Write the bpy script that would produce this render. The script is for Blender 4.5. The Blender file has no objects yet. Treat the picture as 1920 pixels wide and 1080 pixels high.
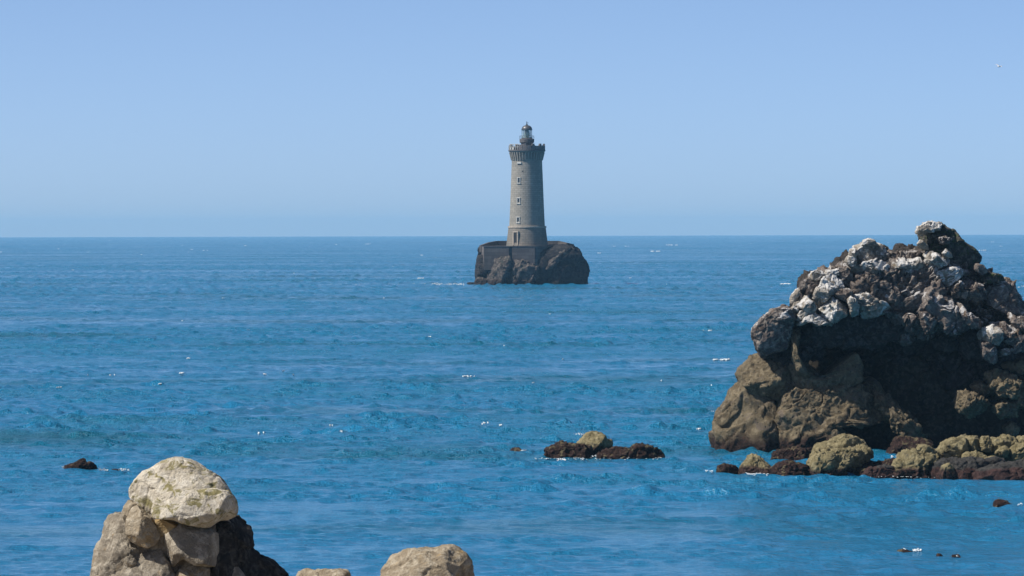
import bpy, bmesh, math, random
import numpy as np
from mathutils import Matrix, Vector

# ------------------------------------------------------------------ camera
W, H, F = 1920.0, 1080.0, 9067.0          # photograph size and focal length in its pixels
EYE = np.array([0.0, 0.0, 12.0])           # eye height above the sea
SEA_R = 14000.0                            # the sea ends at the horizon
V_HOR = 442.5
V_EYE = V_HOR - EYE[2] / SEA_R * F
PITCH = math.atan((540 - V_EYE) / F)
ROLL = math.radians(0.15)
_f = np.array([0, math.cos(PITCH), -math.sin(PITCH)])
_r0 = np.array([1.0, 0, 0]); _u0 = np.array([0, math.sin(PITCH), math.cos(PITCH)])
_r = math.cos(ROLL) * _r0 - math.sin(ROLL) * _u0
_u = math.cos(ROLL) * _u0 + math.sin(ROLL) * _r0

scene = bpy.context.scene
col = scene.collection
cam_d = bpy.data.cameras.new('camera')
cam = bpy.data.objects.new('camera', cam_d); col.objects.link(cam)
cam_d.sensor_width = 36; cam_d.lens = 36 * F / W
cam_d.clip_start = 0.5; cam_d.clip_end = 60000
cam.matrix_world = Matrix(((_r[0], _u[0], -_f[0], EYE[0]), (_r[1], _u[1], -_f[1], EYE[1]),
                           (_r[2], _u[2], -_f[2], EYE[2]), (0, 0, 0, 1)))
scene.camera = cam

# ------------------------------------------------------------------ sky, sun, exposure
SUN_EL, SUN_AZ = math.radians(50), math.radians(76)     # azimuth measured from behind the camera to the left
S = Vector((-math.sin(SUN_AZ) * math.cos(SUN_EL), -math.cos(SUN_AZ) * math.cos(SUN_EL), math.sin(SUN_EL)))
world = bpy.data.worlds.new('World'); scene.world = world; world.use_nodes = True
wn = world.node_tree.nodes; wl = world.node_tree.links
bg = wn['Background']
sky = wn.new('ShaderNodeTexSky'); sky.sky_type = 'NISHITA'; sky.sun_disc = False
sky.sun_elevation = SUN_EL; sky.sun_rotation = math.atan2(S.x, S.y)
sky.altitude = 0; sky.air_density = 0.25; sky.dust_density = 0.50; sky.ozone_density = 7.0
tint = wn.new('ShaderNodeMix'); tint.data_type = 'RGBA'; tint.blend_type = 'MULTIPLY'; tint.inputs['Factor'].default_value = 1
SKY_TINT = (1.25, 1.115, 0.94, 1)
tint.inputs[7].default_value = SKY_TINT
wl.new(sky.outputs[0], tint.inputs[6]); wl.new(tint.outputs[2], bg.inputs['Color'])
bg.inputs['Strength'].default_value = 0.15
sun_d = bpy.data.lights.new('sun', 'SUN'); sun = bpy.data.objects.new('sun', sun_d); col.objects.link(sun)
sun_d.energy = 4.6; sun_d.angle = math.radians(0.53); sun_d.color = (1.0, 0.94, 0.85)
sun.rotation_euler = S.to_track_quat('Z', 'Y').to_euler(); sun.location = (0, 0, 200)
vs = scene.view_settings
vs.view_transform = 'Standard'; vs.look = 'None'; vs.exposure = 0.28; vs.gamma = 1.0; vs.use_curve_mapping = False
scene.cycles.use_denoising = True
scene.cycles.max_bounces = 6; scene.cycles.diffuse_bounces = 2; scene.cycles.glossy_bounces = 2
scene.cycles.volume_bounces = 1; scene.cycles.transmission_bounces = 3
scene.cycles.sample_clamp_indirect = 4.0

# ------------------------------------------------------------------ pixel -> direction -> place
def ray(u, v):
    return _f + _r * ((u - W / 2) / F) - _u * ((v - H / 2) / F)
def at(u, v, y):                       # the point of the pixel's ray at depth y
    d = ray(u, v); return EYE + d * ((y - EYE[1]) / d[1])
def on_sea(u, v):                      # the point of the pixel's ray on the water
    d = ray(u, v); return EYE + d * (-EYE[2] / d[2])
def zoomed(ox, oy, s, pts):            # points read from an enlarged crop of the photograph
    return [(ox + x / s, oy + y / s) for x, y in pts]

# ------------------------------------------------------------------ noise
def _hash(ix, iy, iz, k):
    h = (ix.astype(np.int64) * 374761393 + iy.astype(np.int64) * 668265263 + iz.astype(np.int64) * 2147483647 + k * 974711) & 0xffffffff
    h = ((h ^ (h >> 13)) * 1274126177) & 0xffffffff
    h = ((h ^ (h >> 16)) * 2246822519) & 0xffffffff
    return ((h ^ (h >> 15)) & 0xffffff) / float(0xffffff)
def vnoise(p, k=0):
    i = np.floor(p); f = p - i; w = f * f * f * (f * (f * 6 - 15) + 10)
    ix, iy, iz = i[:, 0], i[:, 1], i[:, 2]
    out = 0
    for a in (0, 1):
        wa = w[:, 0] if a else 1 - w[:, 0]
        for b in (0, 1):
            wb = w[:, 1] if b else 1 - w[:, 1]
            for c in (0, 1):
                wc = w[:, 2] if c else 1 - w[:, 2]
                out = out + wa * wb * wc * (_hash(ix + a, iy + b, iz + c, k) * 2 - 1)
    return out
_ROT = np.array([[0.36, 0.48, -0.8], [-0.8, 0.6, 0.0], [0.48, 0.64, 0.6]])
def fbm(p, octaves=4, gain=0.5, k=0, ridged=False):
    s, a, tot = 0, 1.0, 0.0
    q = p.copy()
    for o in range(octaves):
        n = vnoise(q, k + o)
        if ridged: n = 1 - 2 * np.abs(n)
        s = s + a * n; tot += a; a *= gain; q = (q @ _ROT.T) * 2.03 + 11.7
    return s / tot
def cells(p, k=0, tilt=False):                     # nearest and second nearest cell distance, a random value for the cell
    i = np.floor(p); n = len(p)
    d1 = np.full(n, 9.0); d2 = np.full(n, 9.0); rv = np.zeros(n); tl = np.zeros(n)
    for a in (-1, 0, 1):
        for b in (-1, 0, 1):
            for c in (-1, 0, 1):
                cx, cy, cz = i[:, 0] + a, i[:, 1] + b, i[:, 2] + c
                fx = cx + _hash(cx, cy, cz, k); fy = cy + _hash(cx, cy, cz, k + 1); fz = cz + _hash(cx, cy, cz, k + 2)
                d = np.sqrt((fx - p[:, 0])**2 + (fy - p[:, 1])**2 + (fz - p[:, 2])**2)
                m1 = d < d1; m2 = (~m1) & (d < d2)
                d2 = np.where(m1, d1, np.where(m2, d, d2)); rv = np.where(m1, _hash(cx, cy, cz, k + 3), rv)
                tl = np.where(m1, (p[:, 0] - fx) * (_hash(cx, cy, cz, k + 4) - .5) + (p[:, 1] - fy) * (_hash(cx, cy, cz, k + 5) - .5) + (p[:, 2] - fz) * (_hash(cx, cy, cz, k + 6) - .5), tl)
                d1 = np.where(m1, d, d1)
    return (d1, d2, rv, tl) if tilt else (d1, d2, rv)

# ------------------------------------------------------------------ object helpers
def mesh_obj(name, verts, faces, mat, parent=None, smooth=True):
    me = bpy.data.meshes.new(name)
    verts = np.asarray(verts, dtype=np.float32)
    if isinstance(faces, np.ndarray):
        nf, k = faces.shape
        me.vertices.add(len(verts)); me.vertices.foreach_set('co', verts.ravel())
        me.loops.add(nf * k); me.loops.foreach_set('vertex_index', faces.astype(np.int32).ravel())
        me.polygons.add(nf); me.polygons.foreach_set('loop_start', np.arange(0, nf * k, k, dtype=np.int32))
        me.update(calc_edges=True)
    else:
        me.from_pydata(verts.tolist(), [], faces); me.update()
    if smooth: me.polygons.foreach_set('use_smooth', np.ones(len(me.polygons), dtype=bool))
    if mat: me.materials.append(mat)
    o = bpy.data.objects.new(name, me); col.objects.link(o)
    if parent is not None: o.parent = parent
    return o
def tag(o, label=None, cat=None, group=None, kind=None):
    if label: o['label'] = label
    if cat: o['category'] = cat
    if group: o['group'] = group
    if kind: o['kind'] = kind
    return o
def empty(name, loc, label, cat, group=None):
    o = bpy.data.objects.new(name, None); col.objects.link(o)
    o.location = [float(c) for c in loc]; o.empty_display_size = 0.5
    return tag(o, label, cat, group)

# ------------------------------------------------------------------ materials
class NT:
    def __init__(self, name):
        self.m = bpy.data.materials.new(name); self.m.use_nodes = True
        self.n = self.m.node_tree.nodes; self.l = self.m.node_tree.links
        self.b = self.n['Principled BSDF']
        g = self.n.new('ShaderNodeNewGeometry'); self.pos = g.outputs['Position']; self.nrm = g.outputs['Normal']; self.geo = g
    def node(self, t): return self.n.new(t)
    def link(self, a, b): self.l.new(a, b)
    def mapping(self, scale, src=None):
        m = self.node('ShaderNodeMapping'); self.link(src or self.pos, m.inputs['Vector'])
        m.inputs['Scale'].default_value = scale; return m.outputs[0]
    def noise(self, scale, detail=4, rough=0.55, src=None, dist=0.0):
        t = self.node('ShaderNodeTexNoise'); self.link(src or self.pos, t.inputs['Vector'])
        t.inputs['Scale'].default_value = scale; t.inputs['Detail'].default_value = detail
        t.inputs['Roughness'].default_value = rough; t.inputs['Distortion'].default_value = dist
        return t.outputs['Fac']
    def voronoi(self, scale, feature='F1', src=None):
        t = self.node('ShaderNodeTexVoronoi'); self.link(src or self.pos, t.inputs['Vector'])
        t.feature = feature; t.inputs['Scale'].default_value = scale
        return t.outputs['Distance']
    def ramp(self, fac, a, b):           # smooth step from a to b
        r = self.node('ShaderNodeMapRange'); r.interpolation_type = 'SMOOTHSTEP'; self.link(fac, r.inputs['Value'])
        r.inputs['From Min'].default_value = a; r.inputs['From Max'].default_value = b
        return r.outputs['Result']
    def math(self, op, a, b=None):
        m = self.node('ShaderNodeMath'); m.operation = op
        for i, x in enumerate((a, b)):
            if x is None: continue
            if hasattr(x, 'is_output'): self.link(x, m.inputs[i])
            else: m.inputs[i].default_value = x
        return m.outputs[0]
    def mix(self, fac, a, b, mode='MIX'):
        m = self.node('ShaderNodeMix'); m.data_type = 'RGBA'; m.blend_type = mode
        for x, s in ((fac, m.inputs['Factor']), (a, m.inputs[6]), (b, m.inputs[7])):
            if hasattr(x, 'is_output'): self.link(x, s)
            elif isinstance(x, (int, float)): s.default_value = x
            else: s.default_value = (*x, 1)
        return m.outputs[2]
    def bump(self, height, dist, strength=1.0, prev=None):
        b = self.node('ShaderNodeBump'); self.link(height, b.inputs['Height'])
        b.inputs['Distance'].default_value = dist; b.inputs['Strength'].default_value = strength
        if prev is not None: self.link(prev, b.inputs['Normal'])
        return b.outputs[0]
    def z(self, src=None):
        s = self.node('ShaderNodeSeparateXYZ'); self.link(src or self.pos, s.inputs[0]); return s.outputs['Z']
    def out(self, color=None, rough=0.9, normal=None, spec=0.3):
        if color is not None:
            if hasattr(color, 'is_output'): self.link(color, self.b.inputs['Base Color'])
            else: self.b.inputs['Base Color'].default_value = (*color, 1)
        if hasattr(rough, 'is_output'): self.link(rough, self.b.inputs['Roughness'])
        else: self.b.inputs['Roughness'].default_value = rough
        self.b.inputs['Specular IOR Level'].default_value = spec
        if normal is not None: self.link(normal, self.b.inputs['Normal'])
        return self.m

def rock_mat(name, dark, mid, pale, scale=1.0, lichen=None, lichen_amt=0.5, lichen_up=True, stain=None, stain_amt=0.5,
             algae=None, algae_amt=0.55, tide=None, pits=0.5, bump=0.06):
    """weathered rock: mottled base, pale lichen, ochre stains, green algae, a weed belt above the water"""
    t = NT(name)
    n1 = t.noise(0.9 * scale, 6, 0.6); n2 = t.noise(4.5 * scale, 5, 0.65, dist=0.4); n3 = t.noise(22 * scale, 4, 0.7)
    c = t.mix(t.ramp(n1, 0.35, 0.68), dark, mid)
    c = t.mix(t.math('MULTIPLY', t.ramp(n2, 0.44, 0.66), 0.85), c, pale)
    c = t.mix(t.math('MULTIPLY', t.ramp(n3, 0.50, 0.72), 0.55), c, tuple(x * 0.55 for x in dark))
    nz = t.z(t.nrm)
    if stain:
        s = t.ramp(t.noise(1.7 * scale, 5, 0.6, dist=0.8), stain_amt, stain_amt + 0.13)
        c = t.mix(t.math('MULTIPLY', s, 0.8), c, stain)
    if lichen:
        m = t.noise(1.5 * scale, 7, 0.66, dist=0.4, src=t.mapping((1.0, 1.0, 0.55)))
        if lichen_up: m = t.math('ADD', m, t.math('MULTIPLY', nz, 0.10))
        m = t.ramp(m, lichen_amt, lichen_amt + 0.10)
        c = t.mix(t.math('MULTIPLY', m, 0.9), c, lichen)
    if algae:
        m = t.ramp(t.noise(3.0 * scale, 6, 0.65, dist=0.9), algae_amt, algae_amt + 0.09)
        c = t.mix(t.math('MULTIPLY', m, 0.85), c, algae)
    pit = t.voronoi(5.5 * scale)
    pm = t.math('MULTIPLY', t.ramp(pit, 0.20, 0.07), pits)
    c = t.mix(pm, c, tuple(x * 0.4 for x in dark))
    if tide:
        lo, hi, weed, weed2 = tide
        zz = t.math('ADD', t.z(), t.math('MULTIPLY', t.math('SUBTRACT', t.noise(0.55, 4, 0.6), 0.5), 1.5 * (hi - lo) + 0.6))
        w = t.mix(t.ramp(t.noise(7, 4, 0.7), 0.4, 0.62), weed, weed2)
        c = t.mix(t.ramp(zz, hi, lo), c, w)
    hgt = t.math('ADD', t.math('MULTIPLY', n2, 0.9), t.math('MULTIPLY', n3, 0.45))
    hgt = t.math('ADD', hgt, t.math('MULTIPLY', t.noise(70 * scale, 3, 0.7), 0.16))
    hgt = t.math('SUBTRACT', hgt, t.math('MULTIPLY', t.ramp(pit, 0.26, 0.05), 0.5 * pits))
    return t.out(c, 0.9, t.bump(hgt, bump * 2.2, 0.9), 0.2)

WEED, WEED2 = (0.018, 0.012, 0.010), (0.048, 0.028, 0.023)
M = {}
M['granite'] = rock_mat('pale_granite', (0.23, 0.185, 0.125), (0.37, 0.31, 0.225), (0.50, 0.44, 0.34), 1.3, stain=(0.36, 0.24, 0.10), stain_amt=0.54, pits=0.35, bump=0.036)
M['cap'] = rock_mat('lichened_cap', (0.38, 0.33, 0.25), (0.57, 0.515, 0.415), (0.70, 0.655, 0.56), 1.2, stain=(0.33, 0.24, 0.10), stain_amt=0.60, algae=(0.19, 0.165, 0.05), algae_amt=0.515, pits=0.4, bump=0.034)
M['granite_grey'] = rock_mat('grey_granite', (0.18, 0.155, 0.12), (0.33, 0.285, 0.22), (0.47, 0.42, 0.335), 1.3, stain=(0.28, 0.19, 0.09), stain_amt=0.58, pits=0.4, bump=0.036)
M['granite_shade'] = rock_mat('shade_dark_granite', (0.016, 0.015, 0.014), (0.035, 0.032, 0.030), (0.10, 0.09, 0.08), 1.3, pits=0.4, bump=0.03)  # granite with the shade of the side away from the sun painted in
M['ochre'] = rock_mat('ochre_granite', (0.25, 0.18, 0.09), (0.38, 0.27, 0.13), (0.45, 0.36, 0.22), 1.3, pits=0.2, bump=0.02)
M['crag'] = rock_mat('grey_crag', (0.06, 0.048, 0.044), (0.165, 0.137, 0.122), (0.30, 0.26, 0.22), 0.8, lichen=(0.50, 0.49, 0.48), lichen_amt=0.58, stain=(0.12, 0.075, 0.04), stain_amt=0.58, pits=0.5, bump=0.05)
M['crag_pale'] = rock_mat('pale_crag', (0.17, 0.145, 0.12), (0.33, 0.295, 0.245), (0.45, 0.415, 0.355), 0.8, lichen=(0.62, 0.61, 0.59), lichen_amt=0.51, stain=(0.22, 0.14, 0.06), stain_amt=0.60, pits=0.4, bump=0.05)
M['crag_shade'] = rock_mat('shade_dark_crag', (0.020, 0.018, 0.017), (0.050, 0.044, 0.041), (0.11, 0.095, 0.085), 0.8, lichen=(0.25, 0.25, 0.25), lichen_amt=0.70, pits=0.5, bump=0.06)  # crag colour darkened to paint shade into crevices and recesses
M['crag_green'] = rock_mat('green_crag', (0.03, 0.03, 0.024), (0.07, 0.066, 0.055), (0.20, 0.18, 0.15), 0.8, lichen=(0.38, 0.37, 0.35), lichen_amt=0.64, algae=(0.05, 0.085, 0.025), algae_amt=0.53, pits=0.5, bump=0.06)
M['brown'] = rock_mat('barnacled_brown', (0.085, 0.065, 0.040), (0.155, 0.125, 0.078), (0.23, 0.19, 0.125), 0.8, stain=(0.13, 0.105, 0.085), stain_amt=0.55, pits=0.9, bump=0.05, tide=(0.35, 1.0, WEED, WEED2))
M['black'] = rock_mat('black_rock', (0.022, 0.019, 0.015), (0.052, 0.044, 0.034), (0.095, 0.08, 0.06), 0.8, pits=0.6, bump=0.06, tide=(0.3, 0.8, WEED, WEED2))  # matte, near-black brown base tone with a weed belt
M['olive'] = rock_mat('olive_reef', (0.12, 0.10, 0.05), (0.23, 0.195, 0.105), (0.30, 0.26, 0.155), 1.0, stain=(0.08, 0.075, 0.06), stain_amt=0.57, pits=0.4, bump=0.04, tide=(0.25, 0.62, WEED, (0.065, 0.036, 0.03)))
M['weed'] = rock_mat('weeded_rock', (0.014, 0.009, 0.008), (0.032, 0.018, 0.015), (0.075, 0.04, 0.033), 1.6, pits=0.3, bump=0.06, lichen=(0.15, 0.125, 0.07), lichen_amt=0.60)
M['red_weed'] = rock_mat('red_weeded_rock', (0.03, 0.03, 0.03), (0.055, 0.053, 0.05), (0.085, 0.08, 0.072), 1.6, pits=0.3, bump=0.06, tide=(0.45, 0.6, (0.075, 0.042, 0.037), (0.04, 0.022, 0.02)))
M['islet'] = rock_mat('islet_rock', (0.06, 0.052, 0.05), (0.13, 0.11, 0.10), (0.21, 0.18, 0.155), 0.35, stain=(0.05, 0.06, 0.05), stain_amt=0.52, pits=0.4, bump=0.2, tide=(0.6, 1.6, (0.02, 0.017, 0.018), (0.05, 0.035, 0.03)))
M['islet_dark'] = rock_mat('islet_dark_rock', (0.016, 0.016, 0.019), (0.034, 0.033, 0.036), (0.062, 0.058, 0.058), 0.35, pits=0.4, bump=0.2, tide=(0.6, 1.6, (0.015, 0.014, 0.016), (0.03, 0.025, 0.024)))

def masonry(name, dark, mid, pale, bw=1.1, bh=0.45, weather=(0.09, 0.085, 0.08), center=None, amt=0.6):
    t = NT(name)
    tc = t.node('ShaderNodeTexCoord')
    s = t.node('ShaderNodeSeparateXYZ'); t.link(tc.outputs['Object'], s.inputs[0])
    if center is not None:               # unroll round the tower's axis
        a = t.math('ARCTAN2', s.outputs['X'], s.outputs['Y']); ux = t.math('MULTIPLY', a, center)
    else:
        ux = t.math('ADD', s.outputs['X'], s.outputs['Y'])
    cmb = t.node('ShaderNodeCombineXYZ'); t.link(ux, cmb.inputs[0]); t.link(s.outputs['Z'], cmb.inputs[1])
    b = t.node('ShaderNodeTexBrick'); t.link(cmb.outputs[0], b.inputs['Vector'])
    b.inputs['Scale'].default_value = 1; b.inputs['Brick Width'].default_value = bw; b.inputs['Row Height'].default_value = bh
    b.inputs['Mortar Size'].default_value = 0.02; b.inputs['Mortar Smooth'].default_value = 0.3
    b.inputs['Color1'].default_value = (*mid, 1); b.inputs['Color2'].default_value = (*pale, 1); b.inputs['Mortar'].default_value = (*dark, 1)
    c = b.outputs['Color']
    m = t.ramp(t.noise(0.22, 6, 0.65, src=t.mapping((1, 1, 0.35))), 0.42, 0.70)
    c = t.mix(t.math('MULTIPLY', m, amt), c, weather)
    c = t.mix(t.math('MULTIPLY', t.ramp(t.noise(1.5, 4, 0.7), 0.45, 0.7), 0.35), c, pale)
    nb = t.bump(t.math('SUBTRACT', t.noise(3, 4, 0.6), b.outputs['Fac']), 0.04, 0.7)
    return t.out(c, 0.9, nb, 0.2)
M['tower'] = masonry('tower_granite', (0.13, 0.12, 0.11), (0.26, 0.24, 0.205), (0.33, 0.305, 0.26), 1.1, 0.45, (0.15, 0.15, 0.135), 3.6, 0.5)
M['plinth'] = masonry('plinth_granite', (0.10, 0.09, 0.085), (0.19, 0.175, 0.15), (0.25, 0.22, 0.185), 1.2, 0.5, (0.11, 0.12, 0.11), 4.3, 0.6)
M['parapet'] = masonry('parapet_granite', (0.10, 0.09, 0.09), (0.17, 0.15, 0.145), (0.23, 0.20, 0.19), 0.9, 0.4, (0.10, 0.095, 0.095), 3.9, 0.5)
M['terrace'] = masonry('terrace_granite', (0.05, 0.045, 0.045), (0.105, 0.092, 0.09), (0.15, 0.132, 0.125), 1.7, 0.75, (0.06, 0.058, 0.055), None, 0.8)
def plain(name, c, rough=0.6, spec=0.4, metal=0.0, var=0.25, scale=3):
    t = NT(name); cc = t.mix(t.ramp(t.noise(scale, 5, 0.65), 0.35, 0.68), c, tuple(x * (1 - var) for x in c))
    m = t.out(cc, rough, t.bump(t.noise(scale * 5, 3, 0.6), 0.01, 0.5), spec); t.b.inputs['Metallic'].default_value = metal
    return m
M['dressed'] = plain('dressed_pale_stone', (0.46, 0.40, 0.33), 0.85, 0.2, 0, 0.4)
M['paint_pale'] = plain('pale_painted_stone', (0.55, 0.54, 0.50), 0.8, 0.2)
M['pane'] = plain('dark_window_pane', (0.02, 0.024, 0.03), 0.15, 0.5)
M['door'] = plain('dark_door', (0.03, 0.028, 0.03), 0.6, 0.3)
M['iron'] = plain('dark_iron', (0.05, 0.055, 0.06), 0.5, 0.4, 0.2, 0.4)
M['dome'] = plain('lantern_dome_metal', (0.13, 0.13, 0.135), 0.4, 0.5, 0.3, 0.4)
M['green_metal'] = plain('green_painted_metal', (0.14, 0.22, 0.21), 0.45, 0.5, 0.0, 0.3)
M['gallery'] = plain('grey_gallery_stone', (0.15, 0.14, 0.14), 0.8, 0.2, 0, 0.4)
t = NT('lantern_glass'); t.out((0.6, 0.72, 0.72), 0.05, None, 0.5); t.b.inputs['Alpha'].default_value = 0.28; M['glass'] = t.m
t = NT('lens_glass'); t.out((0.10, 0.20, 0.20), 0.15, None, 0.8); M['lens'] = t.m
M['white_feather'] = plain('white_feathers', (0.78, 0.78, 0.78), 0.8, 0.1, 0, 0.08)
M['grey_feather'] = plain('grey_feathers', (0.60, 0.61, 0.63), 0.8, 0.1, 0, 0.1)
M['black_feather'] = plain('black_wing_tips', (0.03, 0.03, 0.035), 0.8, 0.1, 0, 0.1)
M['beak'] = plain('yellow_beak', (0.6, 0.4, 0.05), 0.5, 0.3)
t = NT('foam'); n = t.noise(3, 5, 0.7); t.out(t.mix(t.ramp(n, 0.35, 0.6), (0.50, 0.57, 0.62), (0.76, 0.79, 0.80)), 0.9, t.bump(n, 0.12, 1.0), 0.1); M['foam'] = t.m

def sea_mat():
    t = NT('sea_water')
    big = t.noise(1.0, 4, 0.55, src=t.mapping((0.0055, 0.013, 0.02)))     # gusts and slicks lying on the water
    med = t.noise(1.0, 4, 0.6, src=t.mapping((0.05, 0.06, 0.1)))
    grp = t.noise(1.0, 6, 0.72, src=t.mapping((0.22, 0.05, 0.1)))         # groups of short waves
    patch = t.ramp(t.math('ADD', t.math('MULTIPLY', big, 0.6), t.math('MULTIPLY', med, 0.4)), 0.38, 0.60)
    grain = t.ramp(grp, 0.36, 0.66)
    r1 = t.noise(1.0, 5, 0.62, src=t.mapping((0.9, 1.5, 1)))
    r2 = t.noise(1.0, 4, 0.65, src=t.mapping((3.6, 5.5, 4)))
    h = t.math('ADD', t.math('MULTIPLY', r1, 0.45), t.math('MULTIPLY', r2, 0.14))
    sx = t.node('ShaderNodeSeparateXYZ'); t.link(t.pos, sx.inputs[0])
    lee = t.ramp(t.math('ADD', sx.outputs['Y'], t.math('MULTIPLY', t.math('SUBTRACT', med, 0.5), 160)), 165, 300)   # calmer water close to the shore
    k = t.math('ADD', t.math('MULTIPLY', patch, 0.5), t.math('MULTIPLY', grain, 0.5))
    k = t.math('MULTIPLY', k, t.math('ADD', t.math('MULTIPLY', lee, 0.6), 0.4))
    def span(lo, hi):
        r = t.node('ShaderNodeMapRange'); t.link(k, r.inputs['Value']); r.inputs['To Min'].default_value = lo; r.inputs['To Max'].default_value = hi
        return r.outputs[0]
    h = t.math('MULTIPLY', h, span(SEA['calm'], 1.2))
    weedy = t.ramp(t.noise(1.0, 5, 0.62, src=t.mapping((0.012, 0.024, 0.02))), 0.50, 0.66)      # darker bottom under some of the water
    c = t.mix(t.math('MULTIPLY', weedy, 0.75), t.mix(k, SEA['c0'], SEA['c1']), SEA['deep'])
    m = t.out(c, span(SEA['rough0'], SEA['rough1']), t.bump(h, SEA['bump'], 1.0), SEA['spec'])
    t.b.inputs['IOR'].default_value = 1.33
    return m
SEA = dict(c0=(0.016, 0.158, 0.325), c1=(0.003, 0.165, 0.310), deep=(0.002, 0.095, 0.145), rough0=0.08, rough1=0.32, bump=1.2, spec=0.5, calm=0.30)
M['sea'] = sea_mat()

# ------------------------------------------------------------------ the sea
def build_sea():
    rng = np.random.default_rng(5)
    inner = [8, 30, 60, 90, 115, 135]
    r = [148.0]
    while r[-1] < 3200: r.append(r[-1] * (1 + (0.0021 if r[-1] < 1000 else 0.0045)))
    while r[-1] < SEA_R: r.append(r[-1] * 1.03)
    r[-1] = SEA_R
    r = np.array(inner + r)
    fine = np.radians(np.linspace(-7.4, 7.4, 480))
    side = np.radians(7.4 + np.cumsum(np.geomspace(0.05, 18, 46)) * (172.6 / np.cumsum(np.geomspace(0.05, 18, 46))[-1]))
    th = np.concatenate([-side[::-1][1:], fine, side])
    nr, nt = len(r), len(th)
    dth = np.gradient(th); drr = np.gradient(r)
    R, T = np.meshgrid(r, th, indexing='ij')
    X = (R * np.sin(T)).ravel(); Y = (R * np.cos(T)).ravel()
    spr = np.repeat(drr, nt) * 0.9; spl = (R * dth[None, :]).ravel()
    spac = np.maximum(np.repeat(drr, nt) * 0.9, (R * dth[None, :]).ravel())
    Z = np.zeros_like(X); DX = np.zeros_like(X); DY = np.zeros_like(X)
    use = spac < 8
    x, y, s_r, s_l = X[use], Y[use], spr[use], spl[use]
    z = np.zeros_like(x); dx = np.zeros_like(x); dy = np.zeros_like(x)
    gust = 0.62 + 0.75 * np.clip(0.5 + 1.3 * fbm(np.stack([x / 95, y / 60, np.zeros_like(x)], 1), 3, 0.5, 77), 0, 1)
    grp = np.clip(0.5 + 1.5 * fbm(np.stack([x / 4.2, y / 3.4, np.zeros_like(x)], 1), 3, 0.6, 55), 0, 1) ** 1.3 * 1.15 + 0.25
    for i in range(100):
        if i < 14: lam = rng.uniform(6, 22); a = 0.0011 * lam
        else:
            lam = 0.65 * (4.6 / 0.65) ** rng.random(); a = 0.0088 * lam ** 0.48 * (0.6 + 0.8 * rng.random())
        d = math.radians(262) + rng.normal() * (1.0 if lam < 5 else 0.45)
        k = 2 * math.pi / lam; kx, ky = k * math.cos(d), k * math.sin(d); ph = rng.random() * 6.283
        lo = np.minimum(2 * math.pi / (abs(ky) + 1e-6) / s_r, 2 * math.pi / (abs(kx) + 1e-6) / s_l)
        w = np.clip((lo - 2.0) / 1.2, 0, 1) * (grp if lam < 5 else 0.6 + 0.4 * grp)
        q = kx * x + ky * y + ph + 0.8 * math.sin(i)
        sn, cs = np.sin(q), np.cos(q)
        z += a * w * cs; dx -= 0.35 * a * w * sn * kx / k; dy -= 0.35 * a * w * sn * ky / k
    gust *= 0.44 + 0.72 * np.clip((y + 40 * np.sin(x / 37) - 170) / 130, 0, 1)
    z *= gust; dx *= gust; dy *= gust
    far = np.clip((s_r - 0.9) / 1.6, 0, 1)
    for i in range(36):                    # short cross chop, kept where the rows lie too far apart for the rest
        kx = rng.choice([-1, 1]) * 2 * math.pi / rng.uniform(1.6, 9); ky = 2 * math.pi / rng.uniform(7, 45)
        lo = np.minimum(2 * math.pi / ky / s_r, 2 * math.pi / abs(kx) / s_l)
        z += 0.030 * far * np.clip((lo - 2.0) / 1.2, 0, 1) * (0.4 + grp) * np.cos(kx * x + ky * y + rng.random() * 6.283)
    Z[use] = z; DX[use] = dx; DY[use] = dy
    V = np.stack([X + DX, Y + DY, Z], 1)
    i, j = np.meshgrid(np.arange(nr - 1), np.arange(nt - 1), indexing='ij')
    a = i * nt + j
    faces = np.stack([a, a + 1, a + nt + 1, a + nt], -1).reshape(-1, 4)[:, ::-1]
    o = mesh_obj('sea', V, faces.copy(), M['sea'])
    tag(o, 'wind-rippled blue sea reaching to the hazy horizon', None, None, 'structure')
    return o
build_sea()

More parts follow.
